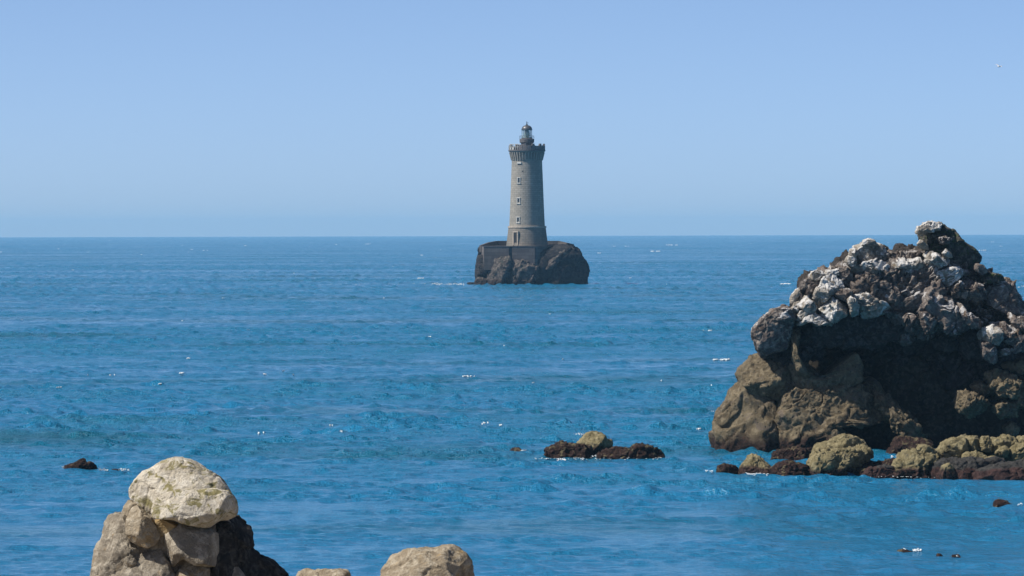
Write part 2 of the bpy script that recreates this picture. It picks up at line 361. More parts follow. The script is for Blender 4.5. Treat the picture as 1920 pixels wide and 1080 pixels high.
# ------------------------------------------------------------------ rocks
_ico = {}
def ico(level):
    if level not in _ico:
        bm = bmesh.new(); bmesh.ops.create_icosphere(bm, subdivisions=level, radius=1.0)
        v = np.array([p.co[:] for p in bm.verts]); f = np.array([[q.index for q in p.verts] for p in bm.faces]); bm.free()
        _ico[level] = (v, f)
    return _ico[level]
def vnormals(v, f):
    n = np.cross(v[f[:, 1]] - v[f[:, 0]], v[f[:, 2]] - v[f[:, 0]])
    out = np.zeros_like(v)
    for c in range(3): np.add.at(out, f[:, c], n)
    return out / (np.linalg.norm(out, axis=1, keepdims=True) + 1e-12)
_count = [0]
def block(name, parent, poly, y, th, mat, lean=(0, 0), sq=0.72, clips=9, amp=0.05, crack=0.05, cell=1.0, level=None, sink=0.0,
          seed=None, cut=None, fine=0.02, back=None, grow=1.0, ledge=False):
    """a rock: its outline as seen from the shore, its own distance y (middle), half depth th, facets, joints and weathering.
    lean = (per x, per z): how the mass leans back; cut = extra facets (normal, fraction)"""
    _count[0] += 1; seed = seed if seed is not None else _count[0]
    rng = np.random.default_rng(seed * 17 + 3)
    P = np.array([at(u, v, y) for u, v in poly])[:, [0, 2]]
    lo = P[:, 1].min(); hh = P[:, 1].max() - lo
    if sink: P[:, 1] = np.where(P[:, 1] < lo + 0.25 * hh + 0.05, P[:, 1] - sink, P[:, 1])
    A = 0; C = np.zeros(2)
    for i in range(len(P)):
        p, q = P[i], P[(i + 1) % len(P)]; c = p[0] * q[1] - q[0] * p[1]; A += c; C += (p + q) * c
    C = C / (3 * A) if abs(A) > 1e-9 else P.mean(0)
    P = C + (P - C) * grow
    size = math.sqrt(abs(A) / 2); px = size / (y / F)
    if level is None: level = 7 if px > 130 else 6 if px > 40 else 5
    d, f = ico(level)
    ang = np.arctan2(d[:, 2], d[:, 0])
    tt = np.linspace(-math.pi, math.pi, 241); Rt = np.zeros(241)
    dirs = np.stack([np.cos(tt), np.sin(tt)], 1)
    for i in range(len(P)):
        p = P[i] - C; e = P[(i + 1) % len(P)] - P[i]
        den = dirs[:, 0] * e[1] - dirs[:, 1] * e[0]
        with np.errstate(all='ignore'):
            tr = (p[0] * e[1] - p[1] * e[0]) / den; s = (p[0] * dirs[:, 1] - p[1] * dirs[:, 0]) / den
        ok = (np.abs(den) > 1e-9) & (s >= -1e-6) & (s <= 1 + 1e-6) & (tr > 0)
        Rt = np.where(ok, np.maximum(Rt, tr), Rt)
    k = np.array([0.2, 0.6, 0.2]); Rp = np.concatenate([Rt[-2:-1], Rt, Rt[1:2]]); Rt = np.convolve(Rp, k, 'valid')
    R = np.interp(ang, tt, Rt)
    rho = np.sqrt(d[:, 0]**2 + d[:, 2]**2)
    rr = rho ** sq
    hd = np.sign(d[:, 1]) * np.abs(d[:, 1]) ** sq
    dep = np.where(hd < 0, th, back if back else th)
    v = np.stack([R * rr * np.cos(ang), hd * dep, R * rr * np.sin(ang)], 1)
    v[:, 1] += lean[0] * v[:, 0] + lean[1] * v[:, 2]
    pl = []
    for i in range(clips):
        n = rng.normal(size=3); n[1] = -abs(n[1]) * 1.3 - 0.25; n /= np.linalg.norm(n); pl.append((n, rng.uniform(0.70, 0.9)))
    for n, fr in (cut or []): n = np.array(n, float); pl.append((n / np.linalg.norm(n), fr))
    for n, fr in pl:
        q = v @ n; h = q.max() * fr; v -= np.outer(np.maximum(0, q - h) * 0.96, n)
    nrm = vnormals(v, f)
    off = rng.uniform(-50, 50, 3); Lw = size
    p = v + off
    a = amp * Lw
    dsp = a * 1.6 * fbm(p / (0.75 * Lw), 3, 0.5, seed) + a * 1.1 * fbm(p / (0.24 * Lw), 4, 0.55, seed + 9, True)
    if crack:
        wp = p + 0.25 * Lw * cell * np.stack([fbm(p / (0.5 * Lw * cell), 2, 0.5, seed + s) for s in (21, 22, 23)], 1)
        if ledge:                          # fractured rock: tilted, stepped facets along dipping beds
            ca, sa = math.cos(0.6), math.sin(0.6)
            wp = np.stack([ca * wp[:, 0] + sa * wp[:, 2], wp[:, 1], 1.6 * (-sa * wp[:, 0] + ca * wp[:, 2])], 1) / (0.66 * Lw * cell)
        else: wp = wp * np.array([1.0, 1.0, 1.35]) / (0.62 * Lw * cell)
        d1, d2, rv, tl = cells(wp, seed, True)
        e = d2 - d1; st = 1.0 if ledge else 0.0
        dsp += crack * Lw * ((0.9 * (rv - 0.5) + 2.6 * st * tl) * np.clip(e * (4 + 10 * st), 0, 1) - (0.9 - 0.3 * st) * np.exp(-(e / 0.06)**2))
        d1, d2, rv, tl = cells(wp * 2.6 + 7.3, seed + 5, True); e = d2 - d1
        dsp += crack * (0.42 - 0.14 * st) * Lw * ((rv - 0.5 + 2.6 * st * tl) * np.clip(e * (4 + 8 * st), 0, 1) - 0.6 * np.exp(-(e / 0.08)**2))
    dsp += fine * 0.5 * fbm(p / 0.35, 4, 0.6, seed + 31) * min(1.0, Lw)
    v = v + nrm * dsp[:, None]
    ctr = np.array([C[0], y, C[1]])
    v = v + ctr
    if parent is not None: v -= np.array(parent.location)
    return mesh_obj(name, v, f, mat, parent)
def lone_rock(name, label, cat, group, poly, y, th, mat, **kw):
    """a rock that is a thing by itself"""
    o = block(name, None, poly, y, th, mat, **kw)
    me = o.data; n = len(me.vertices); c = np.empty(n * 3, np.float32); me.vertices.foreach_get('co', c); c = c.reshape(-1, 3)
    base = np.array([c[:, 0].mean(), c[:, 1].mean(), c[:, 2].min()]); me.vertices.foreach_set('co', (c - base).ravel().astype(np.float32)); me.update()
    o.location = base.tolist()
    return tag(o, label, cat, group)

# ---------------- foreground pinnacle
ZP = lambda pts: zoomed(150, 840, 4.5, pts)
YP = 92.0
p0 = at(330, 1080, YP)
pin = empty('rock_pinnacle', (p0[0], YP, 3.2), 'pale rounded rock pinnacle of stacked blocks with green-stained cap in the foreground', 'rock')
kw = dict(crack=0.012, cell=1.1, amp=0.022, fine=0.03)
block('cap_stone', pin, ZP([(415, 350), (450, 275), (520, 200), (640, 130), (760, 103), (850, 98), (930, 115), (1010, 150), (1100, 200), (1190, 250), (1250, 320), (1275, 375), (1310, 430), (1335, 500), (1330, 560), (1260, 600), (1150, 620), (1000, 610), (870, 600), (740, 590), (600, 575), (540, 540), (470, 470), (420, 420)]), YP, 0.62, M['cap'], lean=(0.0, 0.35), sq=0.85, clips=4, level=7, **kw)
block('cap_block', pin, ZP([(608, 540), (620, 480), (650, 430), (720, 385), (830, 350), (980, 345), (1120, 345), (1240, 370), (1310, 440), (1330, 540), (1270, 600), (1200, 670), (1120, 682), (1000, 660), (870, 622), (800, 592), (640, 588)]), YP - 0.60, 0.36, M['cap'], lean=(0.12, 0.42), sq=0.40, clips=5, level=7, cut=[((0.9, -0.5, -0.1), 0.80)], **kw)
block('wedge_stone', pin, ZP([(630, 600), (700, 590), (850, 640), (770, 700), (680, 755), (645, 690)]), YP - 0.28, 0.30, M['ochre'], grow=1.05, sq=0.75, clips=4, **kw)
block('boulder', pin, ZP([(392, 640), (405, 570), (440, 510), (485, 488), (540, 545), (600, 590), (640, 660), (668, 740), (640, 800), (580, 828), (510, 812), (440, 772), (400, 720)]), YP - 0.42, 0.40, M['granite'], lean=(-0.1, 0.4), grow=1.05, sq=0.7, clips=6, **kw)
block('boulder', pin, ZP([(365, 570), (375, 490), (410, 440), (480, 470), (520, 560), (440, 640), (385, 620)]), YP - 0.02, 0.45, M['granite'], grow=1.05, sq=0.7, clips=5, **kw)
block('shoulder_block', pin, ZP([(205, 640), (230, 600), (300, 575), (400, 570), (440, 700), (470, 800), (540, 860), (520, 980), (430, 1130), (280, 1150), (120, 1120), (128, 960), (135, 860), (180, 780), (200, 700)]), YP - 0.05, 0.55, M['granite_grey'], lean=(-0.25, 0.45), grow=1.05, sq=0.66, clips=8, crack=0.03, cell=0.6, amp=0.035, fine=0.03)
block('face_block', pin, ZP([(632, 820), (700, 750), (770, 700), (850, 640), (960, 665), (1100, 690), (1150, 730), (1150, 800), (1160, 900), (1140, 990), (1090, 1015), (1000, 985), (880, 925), (825, 935), (800, 1000), (760, 985), (700, 910)]), YP - 0.45, 0.38, M['granite_grey'], lean=(0.1, 0.45), grow=1.05, sq=0.6, clips=6, cut=[((0.95, -0.35, 0), 0.78)], **kw)
block('lower_block', pin, ZP([(815, 935), (880, 922), (1000, 978), (1085, 1015), (1095, 1100), (1110, 1220), (1060, 1420), (780, 1420), (790, 1050)]), YP - 0.42, 0.36, M['granite'], lean=(0.15, 0.4), grow=1.05, sq=0.6, clips=6, cut=[((0.95, -0.3, 0), 0.8)], **kw)
block('lower_block', pin, ZP([(285, 1000), (350, 930), (480, 900), (560, 850), (630, 830), (700, 905), (755, 1000), (790, 1100), (790, 1400), (260, 1400), (260, 1100)]), YP - 0.48, 0.40, M['granite_grey'], lean=(-0.1, 0.45), grow=1.05, sq=0.62, clips=7, crack=0.02, cell=0.9, amp=0.03, fine=0.03)
block('shaded_mass', pin, ZP([(1080, 640), (1200, 560), (1350, 540), (1400, 640), (1430, 750), (1450, 860), (1520, 920), (1600, 960), (1650, 1030), (1710, 1080), (1800, 1200), (1900, 1500), (1000, 1500), (900, 1000), (950, 800)]), YP + 0.75, 0.75, M['granite_shade'], lean=(1.1, 0.1), sq=0.7, clips=5, crack=0.03, cell=0.7, amp=0.03, fine=0.03, cut=[((0.85, -0.6, 0.0), 0.6)])
block('core', pin, ZP([(300, 620), (500, 420), (1100, 400), (1250, 600), (1300, 900), (1500, 1300), (1600, 1700), (100, 1700), (160, 1000)]), YP + 0.15, 0.50, M['granite_grey'], sq=0.7, clips=5, **kw)
block('foot', pin, ZP([(60, 1180), (300, 1120), (900, 1130), (1600, 1180), (1950, 1300), (2100, 1900), (2200, 2350), (-200, 2350), (0, 1700)]), YP + 0.1, 1.3, M['granite_grey'], sq=0.6, clips=9, crack=0.03, cell=0.6, amp=0.03)

ZQ = lambda pts: zoomed(550, 1000, 4.8, pts)
lone_rock('boulder', 'pale angular boulder with sharp yellowish right edge at the bottom of the picture', 'rock', None,
          ZQ([(818, 400), (835, 310), (880, 215), (980, 182), (1100, 178), (1280, 162), (1340, 135), (1420, 128), (1490, 160), (1560, 203), (1595, 265), (1612, 325), (1630, 400), (1700, 700), (1750, 1100), (700, 1100), (790, 700)]), 86.0, 0.7, M['granite'],
          lean=(0.0, 0.35), sq=0.55, clips=3, crack=0.012, cell=1.0, amp=0.03, level=7, cut=[((0.88, -0.45, 0.1), 0.62), ((-0.5, -0.5, 0.7), 0.78)])
lone_rock('slab', 'low flat-topped pale rock barely rising into the bottom edge between pinnacle and boulder', 'rock', None,
          ZQ([(22, 400), (48, 357), (120, 348), (300, 352), (470, 346), (498, 400), (560, 700), (620, 1100), (-80, 1100), (0, 700)]), 85.0, 0.6, M['granite'],
          lean=(0, 0.3), sq=0.5, clips=4, crack=0.02, cell=0.8, amp=0.03)

# ---------------- rocky shore under the foreground rocks and the viewer
def build_shore():
    xs = np.linspace(-60, 60, 121); ys = np.linspace(-60, 118, 150)
    X, Y = np.meshgrid(xs, ys, indexing='xy')
    los = EYE[2] - np.maximum(Y, 0) * 0.0745              # stays below the frame's lower edge
    top = np.minimum(np.interp(Y, [-60, 0, 20, 60, 84, 96, 108, 118], [11.0, 10.2, 9.6, 6.6, 4.3, 3.6, -0.5, -2.5]), los - 0.75)
    p = np.stack([X.ravel(), Y.ravel(), np.zeros(X.size)], 1)
    d1, d2, rv = cells(p / 4.0 + 0.6 * np.stack([fbm(p / 5, 2, 0.5, s) for s in (1, 2, 3)], 1) * np.array([1, 1, 0]), 3)
    z = top.ravel() + 0.25 * fbm(p / 6, 4, 0.55, 8) + 0.5 * (rv - 0.7) * np.clip((d2 - d1) * 4, 0, 1)
    z -= np.maximum(0, np.abs(X.ravel()) - 30) * 0.15
    V = np.stack([X.ravel(), Y.ravel(), z], 1)
    i, j = np.meshgrid(np.arange(149), np.arange(120), indexing='ij'); a = i * 121 + j
    o = mesh_obj('rocky_shore', V, np.stack([a, a + 1, a + 122, a + 121], -1).reshape(-1, 4), M['granite'])
    tag(o, 'granite shore ledge below the viewer', None, None, 'structure')
build_shore()

# ---------------- the big sea stack
YS = 262.0
Z4 = lambda pts: zoomed(1320, 400, 3.177, pts)
Z5 = lambda pts: zoomed(1320, 620, 3.177, pts)
ZC = lambda pts: zoomed(1480, 440, 6.0, pts)
ZH = lambda pts: zoomed(1620, 400, 5.4, pts)
ZR = lambda pts: zoomed(1660, 540, 6.0, pts)
b0 = at(1700, 828, YS)
stack = empty('sea_stack', (b0[0], YS + 3, -1.0), 'tall craggy sea stack with whitened top and dark overhang rising at the right edge', 'rock')
def sb(name, poly, front, th, mat, **kw):      # front: metres the near face lies behind the stack's nearest plane
    kw.setdefault('amp', 0.05); kw.setdefault('crack', 0.07); kw.setdefault('cell', 0.9); kw.setdefault('ledge', True)
    return block(name, stack, poly, YS + front + th, th, M[mat], **kw)
# cores
sb('core', Z4([(500, 640), (560, 520), (640, 430), (760, 390), (870, 345), (980, 300), (1150, 285), (1300, 275), (1400, 250), (1560, 330), (1700, 400), (1850, 480), (1960, 620), (2100, 900), (2050, 1100), (1500, 1100), (1000, 1000), (700, 900), (540, 800)]), 3.0, 5.5, 'crag_shade', level=7, crack=0.045, cell=0.28, amp=0.05, lean=(0.2, 0.12), sq=0.6, clips=14)
sb('crag_body', Z4([(540, 600), (600, 480), (700, 400), (880, 330), (1000, 280), (1150, 270), (1300, 270), (1420, 280), (1600, 360), (1750, 430), (1880, 520), (2000, 720), (1900, 800), (1600, 760), (1300, 700), (1000, 600), (800, 620), (640, 640)]), 1.9, 3.5, 'crag', level=8, crack=0.05, cell=0.22, amp=0.06, lean=(0.15, 0.30), sq=0.55, clips=14)
sb('back_block', Z4([(470, 640), (560, 560), (700, 600), (720, 780), (640, 900), (400, 900), (330, 850), (350, 760)]), 2.4, 2.0, 'crag_shade', crack=0.08, cell=0.5)
sb('wall', Z5([(300, 240), (500, 160), (700, 130), (950, 110), (1300, 100), (1600, 140), (1900, 190), (2150, 260), (2300, 500), (2420, 720), (1400, 730), (360, 730)]), 3.4, 5.5, 'black', level=7, crack=0.035, cell=0.4, amp=0.04, sink=1.2, lean=(0.3, 0.2), clips=12)
# lower left buttresses
sb('buttress', Z5([(215, 265), (225, 235), (260, 200), (290, 165), (340, 155), (420, 180), (520, 195), (515, 300), (480, 400), (380, 420), (230, 335)]), 1.6, 2.6, 'brown', grow=1.08, lean=(-0.2, 0.45), crack=0.05)
sb('buttress', Z5([(520, 200), (540, 140), (600, 180), (650, 260), (700, 275), (780, 240), (850, 190), (885, 140), (925, 210), (920, 300), (820, 345), (600, 350), (480, 345), (500, 260)]), 1.4, 2.3, 'brown', grow=1.08, lean=(0.0, 0.35), crack=0.03)
sb('buttress', Z5([(58, 660), (62, 610), (80, 560), (115, 470), (170, 385), (240, 320), (380, 380), (420, 480), (460, 560), (480, 670)]), 0.3, 3.0, 'brown', grow=1.08, lean=(-0.15, 0.6), sink=1.2, crack=0.04, sq=0.6, amp=0.03, cell=0.7, clips=14)
sb('buttress', Z5([(360, 440), (500, 370), (700, 338), (900, 330), (990, 320), (1060, 385), (1130, 470), (1060, 520), (900, 530), (780, 520), (740, 560), (700, 620), (660, 670), (440, 675), (400, 560)]), 0.0, 3.0, 'brown', grow=1.08, lean=(0.1, 0.7), sink=1.2, crack=0.045, cell=0.5, sq=0.6, amp=0.035, clips=14)
sb('buttress', Z5([(680, 640), (735, 565), (800, 570), (835, 612), (780, 665), (690, 672)]), 0.1, 1.0, 'brown', grow=1.08, lean=(0.2, 0.4), sink=0.6)
sb('ridge', Z5([(990, 325), (1060, 380), (1180, 480), (1285, 585), (1340, 655), (1240, 650), (1140, 590), (1060, 480)]), 1.6, 1.0, 'brown', grow=1.08, lean=(0.3, 0.5), crack=0.12, cell=0.6)
# lower right lumps catching the light
for pts, fr in (([(1680, 260), (1750, 235), (1830, 260), (1880, 320), (1860, 400), (1760, 410), (1690, 350)], 1.4),
                ([(1830, 290), (1900, 290), (2000, 400), (1960, 490), (1860, 430)], 1.6),
                ([(1500, 410), (1540, 360), (1620, 380), (1710, 430), (1650, 480), (1580, 520), (1510, 455)], 1.2),
                ([(1590, 330), (1650, 300), (1710, 360), (1640, 395)], 1.9),
                ([(1700, 445), (1780, 425), (1870, 430), (1860, 505), (1760, 515)], 1.5),
                ([(1785, 575), (1830, 540), (1875, 570), (1860, 620), (1800, 620)], 1.6),
                ([(1760, 205), (1850, 185), (2000, 175), (2020, 260), (1850, 245)], 1.5)):
    sb('lump', Z5(pts), fr, 1.5, 'brown', lean=(-0.2, 0.4), crack=0.10, cell=0.6, amp=0.07)
# hanging left block
sb('hanging_block', Z4([(283, 705), (300, 670), (340, 620), (400, 575), (470, 548), (530, 565), (560, 650), (525, 710), (515, 780), (490, 815), (420, 825), (345, 850), (312, 790)]), 1.0, 1.8, 'crag', lean=(-0.1, -0.1), crack=0.03, amp=0.06)
sb('boulder', Z4([(398, 600), (420, 565), (470, 545), (530, 572), (545, 632), (440, 642)]), 0.7, 0.8, 'crag')
sb('column', Z4([(512, 690), (540, 668), (566, 690), (545, 740), (548, 820), (575, 900), (640, 990), (560, 960), (530, 880), (524, 780)]), 1.5, 0.9, 'brown', crack=0.05)
# pale knobs of the crag
knobs = [
 ([(235, 480), (260, 425), (310, 402), (370, 420), (388, 460), (350, 508), (260, 503)], 1.4, .7, 'crag_pale', .02),
 ([(135, 615), (155, 540), (230, 495), (300, 505), (355, 520), (350, 580), (260, 625), (180, 665)], 1.2, .9, 'crag', .05),
 ([(15, 760), (28, 690), (70, 630), (105, 615), (118, 680), (90, 745), (40, 780)], 1.2, .6, 'crag_pale', .05),
 ([(30, 840), (55, 770), (125, 745), (140, 800), (105, 850), (50, 880)], 1.0, .6, 'crag_pale', .04),
 ([(195, 690), (255, 640), (335, 580), (375, 500), (450, 472), (525, 488), (565, 540), (590, 592), (545, 650), (460, 700), (410, 760), (300, 820), (225, 750)], .7, 1.3, 'crag_pale', .05),
 ([(125, 770), (180, 700), (235, 740), (300, 825), (265, 890), (200, 865), (135, 810)], .55, .7, 'crag_pale', .04),
 ([(65, 940), (95, 870), (160, 838), (230, 880), (215, 915), (90, 955)], .5, .8, 'crag_pale', .05),
 ([(90, 990), (175, 918), (280, 885), (370, 925), (410, 1010), (300, 1010), (240, 965), (120, 1020)], .35, 1.0, 'crag_pale', .09),
 ([(315, 835), (400, 750), (500, 735), (600, 785), (655, 800), (640, 875), (560, 905), (520, 960), (430, 1012), (380, 940), (335, 885)], .4, 1.2, 'crag_pale', .09),
 ([(450, 665), (560, 628), (650, 615), (700, 650), (680, 750), (560, 735)], .8, 1.0, 'crag', .07),
 ([(405, 455), (430, 402), (480, 405), (545, 395), (560, 445), (480, 475)], 1.8, .8, 'crag_pale', .1),
 ([(540, 445), (560, 392), (640, 382), (690, 440), (705, 560), (725, 630), (660, 610), (590, 540)], 1.6, 1.0, 'crag', .09),
 ([(820, 112), (838, 65), (890, 46), (950, 62), (985, 112), (900, 116)], 2.4, .6, 'crag_pale', .02),
 ([(745, 200), (760, 140), (830, 118), (920, 103), (1000, 128), (1042, 160), (1080, 255), (1020, 300), (900, 310), (780, 345), (755, 270)], 2.2, 1.3, 'crag_pale', .06),
 ([(675, 235), (690, 168), (730, 160), (760, 220), (745, 258)], 2.2, .6, 'crag_pale', .03),
 ([(640, 295), (668, 248), (745, 255), (755, 335), (680, 360)], 2.0, .8, 'crag_pale', .04),
 ([(675, 390), (760, 340), (870, 310), (960, 280), (1055, 310), (1095, 370), (1085, 435), (960, 435), (860, 445), (720, 430)], 1.5, 1.4, 'crag_pale', .09),
 ([(685, 450), (780, 425), (860, 440), (1000, 440), (1115, 465), (1120, 565), (1045, 650), (1000, 690), (800, 660), (750, 620), (715, 520)], 1.6, 1.6, 'crag', .07),
 ([(1040, 650), (1100, 565), (1170, 575), (1215, 650), (1200, 755), (1120, 815), (1055, 770)], 1.6, 1.3, 'crag', .05),
 ([(685, 690), (700, 660), (770, 650), (900, 695), (970, 715), (1010, 780), (1115, 820), (1060, 865), (900, 905), (830, 910), (790, 830), (715, 770)], .5, 1.6, 'crag_pale', .08),
 ([(650, 745), (690, 702), (745, 740), (780, 800), (775, 890), (700, 910), (685, 830)], .35, .9, 'crag_pale', .05),
 ([(1135, 345), (1230, 288), (1330, 300), (1450, 280), (1495, 350), (1538, 435), (1505, 478), (1400, 450), (1250, 430), (1175, 385)], 1.6, 1.6, 'crag_pale', .10),
 ([(1195, 425), (1300, 420), (1400, 445), (1505, 480), (1510, 605), (1350, 660), (1245, 610), (1205, 500)], 2.2, 1.4, 'crag_shade', .08),
 ([(1060, 270), (1100, 235), (1150, 203), (1195, 232), (1300, 207), (1400, 200), (1485, 212), (1510, 285), (1300, 310), (1140, 330)], 2.6, 1.4, 'crag', .12),
 ([(1220, 805), (1238, 700), (1270, 615), (1315, 650), (1330, 780), (1300, 870), (1215, 870)], 1.8, 1.0, 'crag', .05),
 ([(1130, 800), (1210, 760), (1230, 870), (1330, 900), (1360, 1020), (1280, 1110), (1180, 1040), (1150, 920)], 2.4, 1.4, 'crag_shade', .09),
 ([(1180, 1010), (1290, 1000), (1380, 1080), (1420, 1180), (1300, 1230), (1200, 1180)], 2.6, 1.2, 'crag', .12),
]
for pts, fr, th, mt, ck in knobs: sb('boulder', ZC(pts), fr, th * 1.5, mt, crack=0.035 + ck * 0.9, lean=(-0.05, 0.3), grow=1.18, sq=0.5, clips=16, amp=0.035, cell=1.0)
# roof of the overhang, shaded recess below it
sb('overhang', Z4([(560, 660), (700, 600), (860, 590), (1000, 560), (1120, 580), (1180, 640), (1170, 760), (1000, 800), (760, 790), (600, 760)]), 2.0, 1.8, 'crag_shade', crack=0.05, lean=(0.1, -0.5))
# the horn
horn = [
 ([(550, 185), (560, 140), (600, 108), (650, 93), (770, 98), (820, 138), (900, 178), (935, 230), (1000, 288), (1100, 358), (1218, 460), (1248, 575), (1210, 660), (1080, 660), (1000, 600), (850, 575), (640, 530), (600, 400), (592, 330), (562, 240)], 2.6, 1.8, 'crag_green', .06, 7),
 ([(548, 190), (560, 138), (600, 106), (650, 90), (775, 96), (760, 160), (660, 190), (580, 220)], 2.3, .7, 'crag_pale', .10, 6),
 ([(545, 312), (575, 275), (640, 325), (645, 365), (580, 355)], 2.3, .6, 'crag_pale', .06, 6),
 ([(615, 425), (655, 398), (750, 415), (855, 455), (840, 515), (770, 532), (660, 488)], 1.9, .6, 'crag_pale', .07, 6),
 ([(795, 405), (830, 365), (875, 400), (888, 446), (815, 446)], 2.0, .5, 'crag_pale', .05, 6),
 ([(745, 250), (820, 240), (880, 265), (850, 310), (770, 300)], 2.25, .5, 'crag', .08, 6),
 ([(715, 605), (800, 578), (870, 568), (950, 548), (1015, 610), (945, 655), (885, 715), (820, 748), (725, 695)], 1.6, 1.0, 'crag_pale', .08, 6),
 ([(1115, 565), (1140, 515), (1205, 528), (1245, 585), (1190, 618)], 2.3, .6, 'crag', .05, 6),
 ([(1190, 660), (1250, 598), (1400, 638), (1428, 700), (1300, 695), (1205, 705)], 2.2, 1.2, 'crag_green', .08, 6),
 ([(860, 785), (960, 718), (1060, 675), (1165, 688), (1210, 780), (1190, 870), (1120, 900), (1000, 870), (910, 858)], 1.3, 1.4, 'crag', .11, 6),
 ([(1155, 705), (1260, 695), (1400, 695), (1500, 738), (1560, 830), (1625, 905), (1660, 1020), (1500, 1070), (1350, 970), (1230, 910), (1185, 800)], 1.7, 2.0, 'crag', .10, 7),
]
for pts, fr, th, mt, ck, lv in horn: sb('crag_block', ZH(pts), fr, th * 1.4, mt, crack=(0.03 + ck * 0.8) * (0.55 if lv == 7 else 1), level=lv, lean=(0.15, 0.2), grow=1.0 if lv == 7 else 1.15, sq=0.5, clips=16, amp=0.035, cell=1.0)
right = [
 ([(320, 95), (380, 25), (440, -25), (560, -25), (660, 55), (760, 145), (810, 250), (870, 330), (890, 410), (760, 452), (650, 462), (540, 400), (480, 320), (400, 300), (385, 220), (340, 150)], .8, 1.6, 'crag', .08),
 ([(390, 285), (480, 295), (550, 380), (510, 495), (465, 508), (430, 430)], 1.0, .7, 'crag', .08),
 ([(795, 175), (865, 185), (910, 270), (1010, 340), (1090, 370), (1090, 440), (960, 430), (875, 370), (815, 270)], 1.2, .9, 'crag', .10),
 ([(1065, 525), (1110, 475), (1200, 440), (1290, 480), (1310, 580), (1260, 630), (1180, 610), (1090, 580)], .9, 1.0, 'crag_pale', .07),
 ([(1190, 420), (1310, 395), (1420, 465), (1545, 555), (1550, 690), (1430, 660), (1330, 590), (1270, 500)], 1.1, 1.1, 'crag', .10),
 ([(1090, 600), (1180, 600), (1250, 720), (1250, 805), (1180, 828), (1110, 775)], 1.1, .9, 'crag', .08),
 ([(1270, 720), (1360, 680), (1540, 680), (1530, 715), (1400, 735), (1300, 765)], 1.2, .8, 'crag', .08),
 ([(1415, 300), (1480, 335), (1580, 340), (1720, 520), (1560, 495), (1455, 485), (1425, 400)], 1.1, 1.2, 'crag', .08),
 ([(880, 460), (1000, 440), (1080, 520), (1090, 700), (1060, 800), (900, 780), (800, 640)], 2.6, 1.4, 'crag_shade', .08),
 ([(500, 500), (650, 470), (860, 480), (860, 640), (700, 720), (560, 640)], 2.6, 1.4, 'crag_shade', .06),
]
for pts, fr, th, mt, ck in right: sb('crag_block', ZR(pts), fr, th * 1.4, mt, crack=0.03 + ck * 0.9, lean=(0.0, 0.15), grow=1.2, sq=0.5, clips=16, amp=0.035, cell=1.1)

# ---------------- reef in front of the stack
A2 = lambda pts: zoomed(1330, 800, 6.194, pts)
A3 = lambda pts: zoomed(1610, 800, 6.194, pts)
def reef(name, label, poly, mat, v_water, th, group=None, parent=None, dy=0.0, **kw):
    y = on_sea(poly[0][0], v_water)[1] + th * 0.9 + dy
    kw.setdefault('amp', 0.06); kw.setdefault('crack', 0.06); kw.setdefault('cell', 0.8)
    if parent is not None: return block(name, parent, poly, y, th, M[mat], **kw)
    kw.setdefault('sink', 0.55)
    return lone_rock(name, label, 'rock', group, poly, y, th, M[mat], **kw)
RG = 'low rocks of the reef before the sea stack'
reef('reef_rock', 'small low dark weedy rock at the left tip of the reef', A2([(38, 565), (50, 520), (90, 460), (170, 428), (240, 450), (335, 470), (345, 565)]), 'weed', 889, 0.9, RG)
reef('reef_rock', 'small olive cone-shaped rock with weedy foot at the reef left end', A2([(320, 510), (380, 430), (450, 342), (500, 313), (560, 340), (620, 400), (720, 460), (745, 510), (700, 565), (330, 565)]), 'olive', 889, 1.0, RG, crack=0.04, lean=(0, 0.3))
reef('reef_rock', 'black weed-covered arched rock between olive cone and large olive boulder', A2([(670, 575), (735, 500), (820, 438), (950, 408), (1150, 425), (1220, 520), (1210, 585)]), 'weed', 892, 1.1, RG)
reef('reef_rock', 'dark red-brown weedy rock in the shadow behind the olive boulder', A2([(688, 395), (735, 292), (800, 263), (950, 255), (1200, 250), (1220, 395)]), 'weed', 862, 1.3, RG)
big = empty('reef_boulder', at(1585, 893, 226), 'large domed olive boulder with folded surface, biggest on the left of the reef', 'rock', RG)
big.location.z = -0.4
reef('dome', None, A2([(1108, 415), (1140, 340), (1200, 290), (1300, 262), (1450, 238), (1600, 232), (1720, 235), (1820, 260), (1885, 300), (1890, 350), (1850, 400), (1760, 470), (1700, 550), (1640, 600), (1220, 600), (1190, 520), (1120, 450)]), 'olive', 893, 1.6, parent=big, lean=(0.1, 0.5), crack=0.055, cell=0.5, ledge=True, sink=0.5, level=7, amp=0.05, cut=[((0.8, -0.5, -0.25), 0.62)])
reef('ledge', None, A2([(1180, 300), (1220, 212), (1350, 180), (1480, 122), (1570, 93), (1700, 118), (1800, 165), (1860, 250), (1700, 260), (1400, 270), (1250, 310)]), 'olive', 893, 1.3, parent=big, dy=1.6, lean=(0.1, 0.4), crack=0.05)
reef('lobe', None, A2([(1180, 480), (1210, 390), (1270, 360), (1320, 420), (1320, 500), (1300, 590), (1220, 590)]), 'olive', 893, 0.7, parent=big, dy=-0.1, crack=0.02, sink=0.4)
